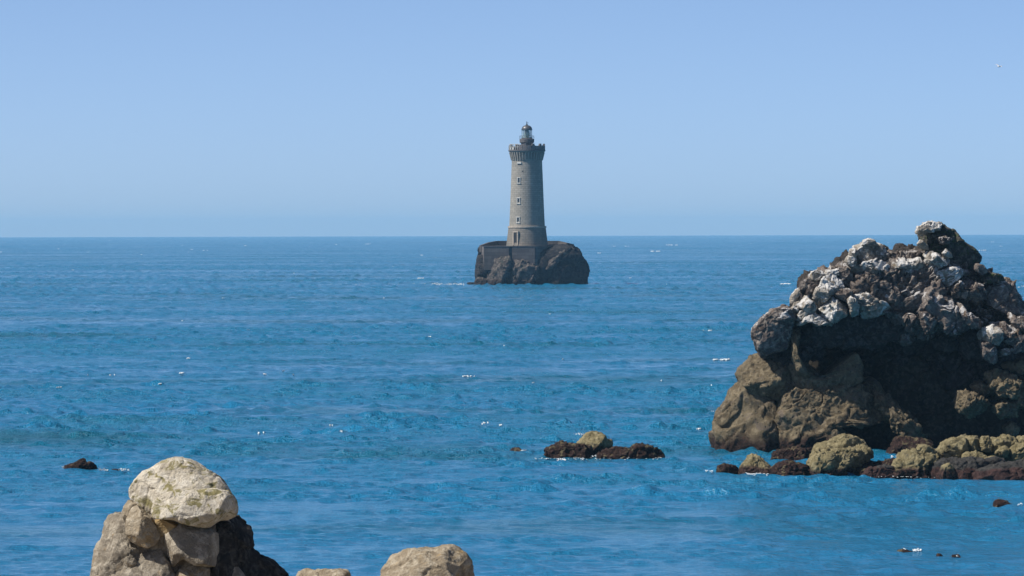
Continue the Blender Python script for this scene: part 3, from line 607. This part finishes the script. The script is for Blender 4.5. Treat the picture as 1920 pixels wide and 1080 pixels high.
low = [('low reef rock with maroon weed belt right of the domed boulder', A3([(-20, 600), (60, 520), (120, 465), (300, 440), (430, 465), (520, 520), (640, 592), (680, 605)]), 'red_weed', 896, 1.2, {}),
       ('dark weedy rock in the shaded channel behind the reef', A3([(270, 310), (400, 228), (440, 138), (520, 118), (700, 138), (870, 172), (860, 250), (640, 300), (350, 340)]), 'weed', 852, 1.6, {}),
       ('dark wet saddle of rock in the middle of the reef', A3([(800, 600), (820, 480), (900, 420), (1000, 375), (1200, 375), (1500, 400), (1750, 380), (1600, 480), (1400, 560), (1330, 615), (1000, 612)]), 'red_weed', 899, 2.0, dict(lean=(0, 0.5))),
       ('broad maroon-footed grey rock cut by the right edge, nearest of the reef', A3([(1290, 630), (1340, 540), (1420, 488), (1600, 440), (1800, 418), (2100, 400), (2400, 500), (2500, 650)]), 'red_weed', 902, 1.8, dict(lean=(0, 0.5)))]
for lab, pts, mt, vw, th, k in low: reef('reef_rock', lab, pts, mt, vw, th, RG, **k)
reef('reef_ledge', 'low dark weedy shelf joining the boulders of the reef at the waterline', A2([(560, 600), (760, 535), (1000, 505), (1400, 500), (1800, 470), (2200, 455), (2700, 470), (3300, 480), (3400, 610)]), 'weed', 893, 1.8, RG, dy=0.6, lean=(0, 0.8), sq=0.5, crack=0.03, cell=0.3, level=7)
mid = empty('reef_boulder', at(1715, 897, 226), 'lumpy olive boulder with round upper lobe left of the dark saddle', 'rock', RG); mid.location.z = -0.3
reef('lower_mass', None, A3([(395, 470), (430, 395), (480, 338), (540, 288), (640, 278), (740, 305), (890, 330), (900, 405), (830, 440), (825, 510), (780, 580), (640, 600), (500, 560), (420, 520)]), 'olive', 897, 1.3, parent=mid, lean=(0, 0.5), crack=0.07, cell=0.6, ledge=True, sink=0.4)
reef('upper_lobe', None, A3([(655, 280), (700, 218), (780, 210), (860, 248), (910, 298), (870, 330), (680, 330)]), 'olive', 897, 0.8, parent=mid, dy=1.2, crack=0.05)
reef('reef_rock', 'little pale olive tooth of rock standing in maroon weed at the reef front', A3([(930, 590), (945, 500), (980, 440), (1050, 422), (1105, 480), (1140, 560), (1120, 610)]), 'olive', 899, 0.6, RG, crack=0.03)
rt = empty('reef_boulder', at(1850, 890, 232), 'long lumpy olive boulder ridge running off the right edge before the stack', 'rock', RG); rt.location.z = -0.3
for nm, pts, dy, th, ck in (('lobe', [(935, 280), (980, 208), (1060, 158), (1160, 138), (1235, 148), (1250, 260), (1240, 320), (1100, 350), (1020, 358), (955, 320)], 2.2, .9, .03),
        ('lobe', [(1235, 190), (1260, 123), (1380, 122), (1405, 180), (1395, 260), (1270, 260)], 2.8, .8, .04),
        ('lobe', [(1405, 180), (1440, 122), (1510, 127), (1545, 180), (1525, 280), (1430, 285)], 2.8, .7, .04),
        ('lobe', [(1535, 240), (1560, 150), (1650, 150), (1690, 117), (1780, 138), (1845, 148), (1870, 220), (1740, 260), (1640, 320), (1550, 310)], 3.0, 1.1, .08),
        ('lobe', [(1595, 310), (1640, 248), (1700, 228), (1750, 270), (1710, 345), (1630, 358)], 2.2, .6, .04),
        ('lobe', [(1715, 340), (1780, 258), (1860, 208), (2000, 180), (2150, 250), (2150, 440), (1900, 430)], 2.0, 1.0, .05),
        ('lobe', [(1850, 200), (1870, 140), (1980, 130), (2120, 180), (2150, 300), (1950, 300)], 3.4, 1.0, .05),
        ('lobe', [(1190, 410), (1245, 320), (1350, 288), (1450, 325), (1490, 385), (1420, 430), (1300, 435)], 1.2, .8, .05),
        ('lobe', [(1430, 440), (1465, 372), (1560, 348), (1625, 368), (1665, 410), (1560, 445)], 1.0, .7, .06),
        ('bed', [(930, 380), (1050, 260), (1300, 220), (1600, 220), (1900, 240), (2200, 300), (2250, 600), (1500, 560), (1000, 500)], 3.2, 1.6, .08)):
    reef(nm, None, A3(pts), 'olive', 893, th, parent=rt, dy=dy, crack=ck + 0.015, cell=0.7, ledge=True, lean=(0, 0.35), amp=0.06, grow=1.12)

# ---------------- rocks awash
ZM = lambda pts: zoomed(930, 790, 5.333, pts)
MG = 'rocks awash in the middle of the bay'
reef('awash_rock', 'low black weedy rock left of and before the olive-topped boulder in mid water', ZM([(410, 345), (470, 280), (560, 240), (640, 218), (720, 240), (850, 228), (970, 255), (1010, 340), (900, 370), (700, 380), (560, 360)]), 'weed', 858.5, 1.3, MG, lean=(0, 0.4), crack=0.08)
reef('awash_rock', 'rounded olive-topped boulder, tallest of the mid-water rocks', ZM([(800, 240), (860, 180), (920, 128), (980, 113), (1060, 128), (1110, 178), (1170, 190), (1165, 280), (1130, 340), (1000, 350), (900, 330)]), 'olive', 856, 1.1, MG, dy=0.9, crack=0.025, cut=[((0.9, -0.4, -0.1), 0.62)])
reef('awash_rock', 'long low brown weedy rock right of the olive-topped boulder in mid water', ZM([(990, 385), (1040, 330), (1100, 300), (1200, 283), (1340, 288), (1380, 248), (1460, 248), (1560, 268), (1640, 308), (1745, 358), (1650, 380), (1400, 388)]), 'weed', 860, 1.3, MG, lean=(0, 0.4), crack=0.08)
reef('awash_rock', 'thin sliver of rock barely awash left of the mid-water rocks', ZM([(75, 296), (160, 268), (230, 268), (330, 296), (260, 308), (100, 306)]), 'weed', 847, 0.6, MG, sink=0.3)
ZL = lambda pts: zoomed(60, 840, 8.0, pts)
reef('awash_rock', 'two-humped reddish brown rock awash at the left behind the pinnacle', ZL([(445, 320), (480, 263), (600, 253), (680, 248), (710, 193), (770, 178), (815, 220), (870, 213), (905, 208), (965, 260), (1020, 335), (950, 345), (700, 330)]), 'weed', 881, 0.9, MG, crack=0.08)
reef('awash_rock', 'tiny dark rock in foam between the two-humped rock and the pinnacle', ZL([(1145, 348), (1200, 313), (1315, 318), (1300, 360), (1160, 362)]), 'weed', 884, 0.4, MG, sink=0.3)
ZB = lambda pts: zoomed(1640, 920, 6.857, pts)
reef('awash_rock', 'small brown hump awash at the right edge below the reef', ZB([(1505, 190), (1555, 130), (1620, 113), (1720, 138), (1850, 190), (1760, 212), (1620, 212)]), 'weed', 948.5, 0.6, MG, sink=0.3)
reef('awash_rock', 'dark sliver of rock with white splash near the bottom right', ZB([(230, 795), (300, 758), (350, 750), (470, 780), (620, 808), (520, 822), (250, 815)]), 'weed', 1037, 0.5, MG, sink=0.25)
reef('awash_rock', 'tiny black knob awash, left of the nearest pair at bottom right', ZB([(780, 858), (805, 813), (845, 813), (925, 860), (850, 866)]), 'weed', 1044.5, 0.3, MG, sink=0.2)
reef('awash_rock', 'tiny black flat rock awash, right of the nearest pair at bottom right', ZB([(962, 866), (1000, 833), (1080, 822), (1160, 870), (1060, 875)]), 'weed', 1046, 0.35, MG, sink=0.2)

# ------------------------------------------------------------------ lighthouse islet
YL = on_sea(990, 533.5)[1] + 7.0
ZI = lambda pts: zoomed(860, 430, 6.857, pts)
i0 = at(990, 533.5, YL)
isl = empty('rock_islet', (i0[0], YL, -1.0), 'dark steep-sided rock islet carrying the lighthouse out at sea', 'rock')
def ib(name, poly, front, th, mat, **kw):
    kw.setdefault('amp', 0.05); kw.setdefault('crack', 0.05); kw.setdefault('cell', 0.6); kw.setdefault('fine', 0.1); kw.setdefault('ledge', True)
    return block(name, isl, ZI(poly), YL - 7 + front + th, th, M[mat], **kw)
ib('rock_mass', [(195, 725), (225, 640), (225, 500), (235, 330), (275, 232), (700, 232), (1250, 235), (1400, 215), (1490, 218), (1530, 290), (1600, 370), (1650, 420), (1655, 460), (1640, 490), (1675, 540), (1640, 590), (1645, 640), (1695, 725)], 1.2, 7.5, 'islet_dark', sq=0.5, sink=1.5, level=7, crack=0.018, cell=0.7, amp=0.025, lean=(0.0, 0.05))
ib('rock_face', [(340, 690), (370, 560), (400, 400), (520, 375), (648, 372), (652, 700)], -1.5, 2.8, 'islet', grow=1.06, lean=(-0.2, 0.22), sink=1, sq=0.5)
ib('rock_face', [(660, 700), (680, 385), (780, 390), (900, 405), (1010, 470), (1060, 560), (960, 650), (900, 700)], -1.6, 2.8, 'islet', grow=1.06, lean=(0.25, 0.22), sink=1, sq=0.5)
ib('rock_ridge', [(960, 560), (1040, 500), (1100, 440), (1165, 370), (1240, 300), (1330, 250), (1440, 225), (1490, 250), (1440, 390), (1290, 415), (1240, 470), (1120, 540), (1020, 600)], 0.6, 2.2, 'islet', lean=(0.25, 0.3))
ib('rock_flank', [(960, 725), (1020, 640), (1150, 540), (1260, 420), (1430, 400), (1580, 390), (1645, 440), (1660, 560), (1640, 640), (1690, 725)], 0.9, 3.5, 'islet_dark', lean=(0.5, 0.2), sink=1.2, sq=0.6)
ib('rock_foot', [(185, 720), (215, 650), (260, 612), (340, 612), (420, 660), (440, 725)], -0.2, 2.0, 'islet', lean=(0, 0.4), sink=1)
ib('rock_shoulder', [(228, 640), (232, 480), (240, 350), (285, 330), (400, 400), (400, 560), (370, 660)], 1.4, 3.0, 'islet_dark', lean=(-0.5, 0.1), sq=0.6)
lone_rock('awash_rock', 'low dark rock awash off the left foot of the lighthouse islet', 'rock', None, ZI([(75, 722), (115, 684), (200, 688), (250, 722)]), YL - 4.5, 1.6, M['islet_dark'], sink=0.5, amp=0.06, crack=0.05)

# ------------------------------------------------------------------ lighthouse
CX = 988.4
TB = at(CX, 460.5, YL)
MPP = TB[1] / F                                   # metres per photograph pixel at the tower
def zt(v): return at(CX, v, YL)[2] - TB[2]        # height above the tower's foot
lh = empty('lighthouse', TB, 'tall tapered grey granite lighthouse with corbelled gallery and domed lantern on its islet', 'lighthouse')
def lathe(name, prof, mat, parent=lh, seg=96, cap=True, smooth=True):
    V, Fc = [], []
    for r, z in prof:
        for i in range(seg):
            a = 2 * math.pi * i / seg; V.append((r * math.sin(a), -r * math.cos(a), z))
    for k in range(len(prof) - 1):
        for i in range(seg):
            j = (i + 1) % seg; Fc.append((k * seg + i, k * seg + j, (k + 1) * seg + j, (k + 1) * seg + i))
    if cap:
        Fc.append(tuple(range(seg))[::-1]); Fc.append(tuple((len(prof) - 1) * seg + i for i in range(seg)))
    o = mesh_obj(name, V, Fc, mat, parent, smooth)
    if smooth:
        for e in o.data.polygons:
            if len(e.vertices) > 4: e.use_smooth = False
        o.data.set_sharp_from_angle(angle=math.radians(35))
    return o
def radial_box(name, mat, alpha, r, w, z0, z1, dpt, parent=lh, taper=0.0, r_top=None):
    """a box whose back lies on radius r, facing outward at angle alpha (0 = towards the shore, + to the right)"""
    rt = r if r_top is None else r_top
    n = np.array([math.sin(alpha), -math.cos(alpha), 0]); tv = np.array([math.cos(alpha), math.sin(alpha), 0])
    V = []
    for z, rr, dd in ((z0, r, dpt - taper), (z1, rt, dpt)):
        for s in (-1, 1):
            for q in (0, 1): V.append(n * (rr + q * dd) + tv * s * w / 2 + np.array([0, 0, z]))
    Fc = [(0, 1, 3, 2), (4, 6, 7, 5), (0, 4, 5, 1), (2, 3, 7, 6), (1, 5, 7, 3), (0, 2, 6, 4)]
    o = mesh_obj(name, V, Fc, mat, parent, False)
    bv = o.modifiers.new('bevel', 'BEVEL'); bv.width = min(0.03, w * 0.1); bv.segments = 1
    return o
p = lambda hw: hw * MPP
z_led, z_sh, z_cb, z_ct = zt(427.5), zt(425), zt(301.5), zt(284)
lathe('plinth', [(p(39.4), -0.4), (p(38.6), zt(456)), (p(37.0), zt(443)), (p(35.2), z_led)], M['plinth'])
lathe('string_course', [(p(35.2), z_led + .003), (p(36.2), z_led + 0.06), (p(36.2), z_sh + 0.1), (p(33.5), z_sh + 0.16)], M['dressed'])
lathe('tower', [(p(33.4), z_sh + .1), (p(31.6), zt(385)), (p(30.0), zt(342)), (p(28.6), zt(305)), (p(28.5), z_ct)], M['tower'])
lathe('corbel_band', [(p(28.55), z_cb + 0.1), (p(29.0), z_cb + 0.35), (p(29.0), z_ct - .45), (p(31.5), z_ct - 0.25), (p(34), z_ct)], M['tower'])
for i in range(36):
    a = 2 * math.pi * (i + 0.5) / 36
    radial_box('corbel', M['tower'], a, p(28.9), 0.36, z_cb + 0.1, z_ct - 0.2, p(33.6 - 28.9), taper=p(3.6))
lathe('gallery_floor', [(p(33.9), z_ct + .004), (p(34.8), z_ct + 0.08), (p(34.8), z_ct + 0.30), (p(33.9), z_ct + 0.34)], M['gallery'])
# parapet of separate coping blocks, open railing on the left
zp0, zp1 = z_ct + 0.345, zt(270.5)
npar = 26
for i in range(npar):
    a = -math.pi + 2 * math.pi * (i + 0.5) / npar
    if -1.62 < a < -0.42: continue
    wd = 2 * math.pi * p(33) / npar - 0.03
    radial_box('parapet_block', M['parapet'], a, p(31.4), wd, zp0, zp1 - 0.28 - 0.12 * ((i * 7) % 3 == 0), 0.34)
    if i % 2 == 0: radial_box('merlon', M['parapet'], a, p(31.3), wd * 0.62, zp1 - 0.275, zp1 + 0.1, 0.38)
def tube(name, pts, r, mat, parent=lh, seg=6):
    pts = [np.array(q, float) for q in pts]; V, Fc = [], []
    for i, q in enumerate(pts):
        d = pts[min(i + 1, len(pts) - 1)] - pts[max(i - 1, 0)]; d /= np.linalg.norm(d)
        a = np.cross(d, [0, 0, 1.0]); a = np.array([1.0, 0, 0]) if np.linalg.norm(a) < 1e-3 else a / np.linalg.norm(a); b = np.cross(d, a)
        for k in range(seg): t_ = 2 * math.pi * k / seg; V.append(q + r * (a * math.cos(t_) + b * math.sin(t_)))
    for i in range(len(pts) - 1):
        for k in range(seg): m_ = (k + 1) % seg; Fc.append((i * seg + k, i * seg + m_, (i + 1) * seg + m_, (i + 1) * seg + k))
    Fc.append(tuple(range(seg))); Fc.append(tuple((len(pts) - 1) * seg + k for k in range(seg))[::-1])
    return mesh_obj(name, V, Fc, mat, parent)
arc = [(-1.60 + 1.16 * i / 8) for i in range(9)]
pol = lambda a, r, z: (r * math.sin(a), -r * math.cos(a), z)
for a in arc[::1]: radial_box('railing_post', M['paint_pale'], a, p(31.9), 0.12, zp0, zp1 + 0.05, 0.12)
for zz in (0.5, 0.98): tube('rail', [pol(a, p(32.4), zp0 + (zp1 - zp0) * zz) for a in arc], 0.05, M['paint_pale'])
for i in (0, 2, 4): radial_box('railing_panel', M['paint_pale'], (arc[i] + arc[i + 1]) / 2, p(32.1), 0.42, zp0 + .05, zp0 + (zp1 - zp0) * 0.42, 0.05)
radial_box('equipment_box', M['iron'], -0.50, p(24), 0.7, zp0, zp1 - 0.15, 0.6)
# lantern
zl0, zl1, zl2, zl3 = zt(269), zt(261), zt(258.5), zt(243.5)
lathe('lantern_base', [(p(11), z_ct + .345), (p(11), zl0), (p(13.6), zl0 + 0.25), (p(13.9), zl1), (p(13.0), zl1 + .05), (p(10.2), zl1 + 0.12), (p(10.2), zl2)], M['gallery'], seg=48)
for i in range(20):
    a = 2 * math.pi * i / 20; tube('lantern_railing_post', [pol(a, p(13.4), zl1 + 0.03), pol(a, p(13.4), zl1 + 0.75)], 0.025, M['iron'])
tube('lantern_rail', [pol(2 * math.pi * i / 40, p(13.4), zl1 + 0.75) for i in range(41)], 0.03, M['iron'])
lathe('glazing', [(p(9.3), zl2 + .005), (p(9.3), zl3 - .005)], M['glass'], seg=12, cap=False, smooth=False)
for i in range(12):
    a = 2 * math.pi * (i + 0.5) / 12; tube('glazing_bar', [pol(a, p(9.6), zl2), pol(a, p(9.6), zl3)], 0.05, M['green_metal'])
for zz in (zl2 + 0.05, zl3 - 0.05): tube('glazing_ring', [pol(2 * math.pi * i / 36, p(9.6), zz) for i in range(37)], 0.07, M['green_metal'])
lathe('lens', [(p(3.0), zl2 + .02), (p(5.2), zl2 + 0.35), (p(5.6), (zl2 + zl3) / 2), (p(5.0), zl3 - 0.35), (p(3.0), zl3 - .1)], M['lens'], seg=32)
zd = zt(234.5)
dome = [(p(10.4), zl3), (p(10.6), zl3 + 0.12)] + [(p(10.0) * math.cos(b), zl3 + 0.14 + (zd - zl3 - .14) * math.sin(b)) for b in np.linspace(0, math.pi / 2 * 0.93, 10)]
lathe('dome', dome, M['dome'], seg=48)
lathe('finial', [(0.22, zd - .08), (0.26, zd + 0.12), (0.10, zd + 0.22), (0.09, zt(229)), (0.02, zt(227))], M['iron'], seg=12)
tube('vane', [(-0.05, 0, zt(230.5)), (0.45, 0, zt(230.5))], 0.05, M['iron'])
# windows and door on the shore side
def window(alpha, v, h, w, hw, lintel=False):
    r = p(hw); zc = zt(v)
    f_ = radial_box('window', M['pane'], alpha, r - 0.15, w, zc - h / 2, zc + h / 2, 0.17)
    for s in (-1, 1): radial_box('jamb', M['paint_pale'], alpha + s * (w / 2 + 0.085) / r, r - 0.15, 0.17, zc - h / 2 - 0.02, zc + h / 2 + 0.02, 0.28, parent=f_)
    radial_box('sill', M['paint_pale'], alpha, r - 0.15, w + 0.5, zc - h / 2 - 0.24, zc - h / 2 - 0.025, 0.34, parent=f_)
    radial_box('lintel', M['paint_pale'], alpha, r - 0.15, w + 0.42, zc + h / 2 + 0.025, zc + h / 2 + 0.22, 0.28, parent=f_)
AW = -0.53
window(AW, 338.5, 1.05, 0.52, 29.9); window(AW, 376.5, 1.05, 0.52, 31.2); window(AW, 412.5, 1.05, 0.52, 32.8)
radial_box('lintel_stone', M['paint_pale'], -0.52, p(28.6) - 0.1, 1.15, zt(307.5), zt(304), 0.26)
radial_box('vent', M['pane'], -0.52, p(28.7) - 0.1, 0.8, zt(309.5), zt(307.8), 0.16)
radial_box('vent', M['pane'], -0.28, p(29.2) - 0.1, 0.3, zt(322.5), zt(320.5), 0.14)
ad = -0.60; rd = p(37.2)
dr = radial_box('door', M['door'], ad, rd - 0.45, 0.72, 0.05, zt(437.5), 0.60)
for s in (-1, 1): radial_box('jamb', M['dressed'], ad + s * 0.56 / rd, rd - 0.45, 0.32, 0.05, zt(436), 0.78, parent=dr)
radial_box('lintel', M['dressed'], ad, rd - 0.55, 1.5, zt(435.9), zt(433.5), 0.75, parent=dr)
# terrace: masonry walls round the top of the islet, tower standing inside
def prism(name, pts, z0, z1, mat, parent=lh):
    n = len(pts); V = [(x, y, z0) for x, y in pts] + [(x, y, z1) for x, y in pts]
    Fc = [tuple(range(n))[::-1], tuple(range(n, 2 * n))] + [(i, (i + 1) % n, n + (i + 1) % n, n + i) for i in range(n)]
    o = mesh_obj(name, V, Fc, mat, parent, False)
    bv = o.modifiers.new('bevel', 'BEVEL'); bv.width = 0.05; bv.segments = 2
    return o
def lx(zx): return (860 + zx / 6.857 - CX) * MPP
def lz(zy): return zt(430 + zy / 6.857)
yf = -6.3
prism('terrace', [(lx(330), yf + .35), (lx(985), yf + .35), (lx(1330), -1.5), (lx(1440), 4.5), (lx(1200), 8.0), (lx(560), 8.0), (lx(330), 4), (lx(285), 0)], lz(520), -0.06, M['terrace'])
prism('wall_panel', [(lx(325), yf), (lx(648), yf), (lx(648), yf + .4), (lx(325), yf + .4)], lz(520), lz(222), M['terrace'])
prism('wall_panel', [(lx(690), yf), (lx(980), yf), (lx(980), yf + .4), (lx(690), yf + .4)], lz(520), lz(222), M['terrace'])
prism('ladder_recess', [(lx(650), yf + .18), (lx(688), yf + .18), (lx(688), yf + .42), (lx(650), yf + .42)], lz(690), lz(226), M['iron'])
prism('coping', [(lx(300), yf - .08), (lx(1000), yf - .08), (lx(1345), -1.8), (lx(1345), -1.3), (lx(995), yf + .5), (lx(300), yf + .5)], lz(221), lz(212), M['gallery'])
prism('side_wall', [(lx(985), yf + .05), (lx(1335), -1.55), (lx(1335), -1.2), (lx(985), yf + .45)], lz(520), lz(222), M['terrace'])
bw = [(lx(290), -1.5), (lx(400), 4.2), (lx(500), 8.2), (lx(900), 9.2), (lx(1280), 8.2), (lx(1470), 4.6)]
hs = [lz(205), lz(165), lz(148), lz(148), lz(150), lz(195)]
for i in range(len(bw) - 1):
    (x0, y0), (x1, y1) = bw[i], bw[i + 1]; d = np.array([x1 - x0, y1 - y0]); L = np.linalg.norm(d); n_ = np.array([-d[1], d[0]]) / L * 0.45
    V = [(x0, y0, -1.5), (x1, y1, -1.5), (x1 + n_[0], y1 + n_[1], -1.5), (x0 + n_[0], y0 + n_[1], -1.5),
         (x0, y0, hs[i]), (x1, y1, hs[i + 1]), (x1 + n_[0], y1 + n_[1], hs[i + 1]), (x0 + n_[0], y0 + n_[1], hs[i])]
    mesh_obj('parapet_wall', V, [(3, 2, 1, 0), (4, 5, 6, 7), (0, 1, 5, 4), (1, 2, 6, 5), (2, 3, 7, 6), (3, 0, 4, 7)], M['terrace'], lh, False)

# ------------------------------------------------------------------ foam
def build_foam():
    rng = np.random.default_rng(11)
    caps = []                                     # (u, v, width px, height px)
    for u, v, w in ((2, 473, 9), (109, 467, 7), (165, 473, 6), (135, 507, 9), (26, 526, 12), (266, 478, 8), (340, 460, 6), (359, 468, 6), (388, 470, 9), (460, 461, 8),
                    (342, 603, 6), (552, 513, 6), (355, 674, 8), (166, 706, 6), (211, 706, 8), (338, 702, 14), (305, 722, 10), (112, 729, 8), (500, 704, 10),
                    (630, 459, 8), (690, 458, 9), (694, 457, 5), (792, 479, 8), (828, 469, 6), (792, 523, 16), (807, 633, 10), (948, 650, 6), (880, 708, 14), (1054, 676, 6),
                    (1150, 462, 6), (1175, 462, 8), (1255, 460, 12), (1270, 460, 9), (1231, 472, 16), (1183, 522, 7), (1251, 534, 7), (1410, 457, 6), (1330, 622, 18),
                    (1474, 534, 22), (1357, 677, 26), (1862, 454, 8), (1845, 470, 14), (1876, 462, 7), (1876, 470, 6), (1905, 540, 14), (1915, 538, 12), (908, 797, 10), (936, 801, 8),
                    (490, 816, 14), (620, 801, 7), (640, 812, 8), (1312, 808, 12), (1338, 775, 8), (1000, 720, 6), (720, 560, 6), (1125, 475, 9), (560, 570, 5), (420, 560, 6), (1030, 590, 5)):
        caps.append((u, v, w * 1.0, max(1.2, w * 0.16)))
    for i in range(60):
        v = 449 + 40 * rng.random() ** 1.3 if i < 46 else 470 + 330 * rng.random() ** 1.2
        caps.append((rng.uniform(-60, 1980), v, rng.uniform(1.5, 4), 0.8))
    V, Fc = [], []
    d, f = ico(3)
    def blob(c, w, dpt, h):
        s = 1 + 0.45 * fbm(d * 2.2 + rng.uniform(-90, 90, 3), 3, 0.6)
        a = rng.uniform(-0.25, 0.25); q = d * s[:, None] * np.array([w / 2, dpt / 2, h])
        q[:, 2] += 0.25 * h
        q = q @ np.array([[math.cos(a), math.sin(a), 0], [-math.sin(a), math.cos(a), 0], [0, 0, 1]])
        Fc.append(f + sum(len(x) for x in V)); V.append(q + c)
    for u, v, w, h in caps:
        c = on_sea(u, v); m = c[1] / F
        n = max(2, int(w / 2.2))
        for k in range(n):
            ww = w * m * rng.uniform(0.12, 0.40)
            blob(c + np.array([rng.normal() * 0.28 * w * m, rng.normal() * 0.6, 0.10]), ww, max(0.4, ww * 0.8), min(0.20 + 0.35 * min(1, max(0, m - 0.12) / 0.2), max(0.06, h * m * 0.45)))
    # wash round the rocks: (u0, u1, v, blobs, thickness px)
    for u0, u1, v, n, hp in ((808, 872, 533.5, 26, 1.6), (612, 800, 533.2, 16, .35), (185, 196, 882, 6, 1.5), (195, 205, 883.5, 6, 2), (222, 242, 882.5, 8, 2.4), (115, 121, 878, 4, 1.5),
                             (1045, 1062, 864, 10, 2.6), (1088, 1096, 863, 5, 1.6), (1108, 1118, 857, 5, 2), (1076, 1095, 816.5, 8, 1.6), (1335, 1348, 829, 9, 2.6), (1398, 1440, 890.5, 14, 1.2),
                             (1322, 1338, 885, 8, 1.2), (1645, 1684, 831, 18, 3.0), (1744, 1760, 832, 6, 2), (1670, 1680, 858, 6, 2.4), (1706, 1728, 1034, 9, 2.4), (1694, 1699, 1034, 3, 2.4), (1792, 1798, 1044, 4, 1.4),
                             (1908, 1918, 948, 5, 1.2), (975, 988, 846.5, 6, 1.2), (1350, 1420, 830.5, 14, 0.8), (1630, 1760, 895.5, 18, .8), (1000, 1250, 862, 18, .7)):
        for k in range(int(n * 3)):
            u = u0 + (u1 - u0) * rng.random(); c = on_sea(u, v + rng.normal() * 1.1); m = c[1] / F
            w = rng.uniform(0.06, 0.26) * min(12, max(3, (u1 - u0) * 0.35)) * m
            blob(c + np.array([0, 0, 0.06]), w, max(0.3, w * 0.6), hp * m * rng.uniform(0.15, 0.7))
    o = mesh_obj('sea_foam', np.concatenate(V), np.concatenate(Fc), M['foam'])
    tag(o, 'scattered white foam of small breaking crests and wash around the rocks', 'foam', None, 'stuff')
build_foam()

# ------------------------------------------------------------------ the gull
def build_gull():
    c = at(1873, 125, 520.0)
    g = empty('gull', c, 'white gull flying in the upper right of the sky', 'bird')
    d, f = ico(5)
    q = d.copy(); xx = q[:, 0]
    rad = np.interp(xx, [-1, -0.75, -0.3, 0.2, 0.55, 0.75, 0.92, 1], [0.02, .35, .8, 1, .8, .62, .5, .05])
    v = np.stack([xx * 0.29, d[:, 1] * 0.075 * rad / np.sqrt(np.maximum(1 - xx**2, .06)) * np.sqrt(np.maximum(1 - xx**2, 0)), d[:, 2] * 0.07 * rad], 1)
    v[:, 2] += 0.02 * xx
    mesh_obj('body', v, f, M['white_feather'], g)
    def wing(s):
        st = [(0, .10, -.06, .02, .022), (.22, .12, -.06, .12, .018), (.42, .08, -.09, .17, .012), (.62, -.02, -.13, .13, .006), (.70, -.10, -.13, .11, .003)]
        V, Fc = [], []
        for y, xf, xb, z, t_ in st:
            m_ = (xf + xb) / 2; V += [(xf, s * y, z), (m_, s * y, z + t_), (xb, s * y, z - .005), (m_, s * y, z - t_)]
        for i in range(len(st) - 1):
            for k in range(4): Fc.append((4 * i + k, 4 * i + (k + 1) % 4, 4 * i + 4 + (k + 1) % 4, 4 * i + 4 + k))
        Fc += [(0, 1, 2, 3), tuple(4 * (len(st) - 1) + k for k in (3, 2, 1, 0))]
        w = mesh_obj('wing', V, Fc, M['grey_feather'], g)
        tip = [(x - .001, y * 1.0, z) for x, y, z in V[-4:]] + [(-.13, s * .76, .10), (-.135, s * .76, .102), (-.14, s * .76, .10), (-.135, s * .76, .098)]
        mesh_obj('wing_tip', tip, [(k, (k + 1) % 4, 4 + (k + 1) % 4, 4 + k) for k in range(4)] + [(4, 5, 6, 7)], M['black_feather'], w)
    wing(1); wing(-1)
    mesh_obj('tail', [(-.26, .03, .01), (-.26, -.03, .01), (-.42, -.07, 0), (-.42, .07, 0), (-.26, 0, .02), (-.42, 0, .008)], [(0, 4, 5, 3), (4, 1, 2, 5), (0, 3, 2, 1)], M['white_feather'], g)
    mesh_obj('beak', [(.28, .014, .03), (.28, -.014, .03), (.28, 0, .045), (.35, 0, .022), (.28, 0, .015)], [(0, 2, 3), (2, 1, 3), (1, 4, 3), (4, 0, 3)], M['beak'], g)
    g.rotation_euler = (math.radians(12), math.radians(-4), math.radians(28))
    g.scale = (1.0, 1.0, 1.0)
build_gull()

# ------------------------------------------------------------------ haze over the water
def build_haze():
    R = SEA_R + 300; z0, z1 = -3.6, 52.0
    V = [(x, y, z) for z in (z0, z1) for x, y in ((-R, -R), (R, -R), (R, R), (-R, R))]
    o = mesh_obj('haze', V, [(3, 2, 1, 0), (4, 5, 6, 7), (0, 1, 5, 4), (1, 2, 6, 5), (2, 3, 7, 6), (3, 0, 4, 7)], None, None, False)
    m = bpy.data.materials.new('sea_haze'); m.use_nodes = True; n = m.node_tree.nodes; n.remove(n['Principled BSDF'])
    pv = n.new('ShaderNodeVolumePrincipled'); pv.inputs['Color'].default_value = (0.38, 0.72, 1.0, 1); pv.inputs['Density'].default_value = HAZE
    pv.inputs['Anisotropy'].default_value = 0.0
    m.node_tree.links.new(pv.outputs[0], n['Material Output'].inputs['Volume'])
    o.data.materials.append(m)
    tag(o, 'pale blue sea haze', 'haze', None, 'stuff')
HAZE = 6.5e-5
build_haze()
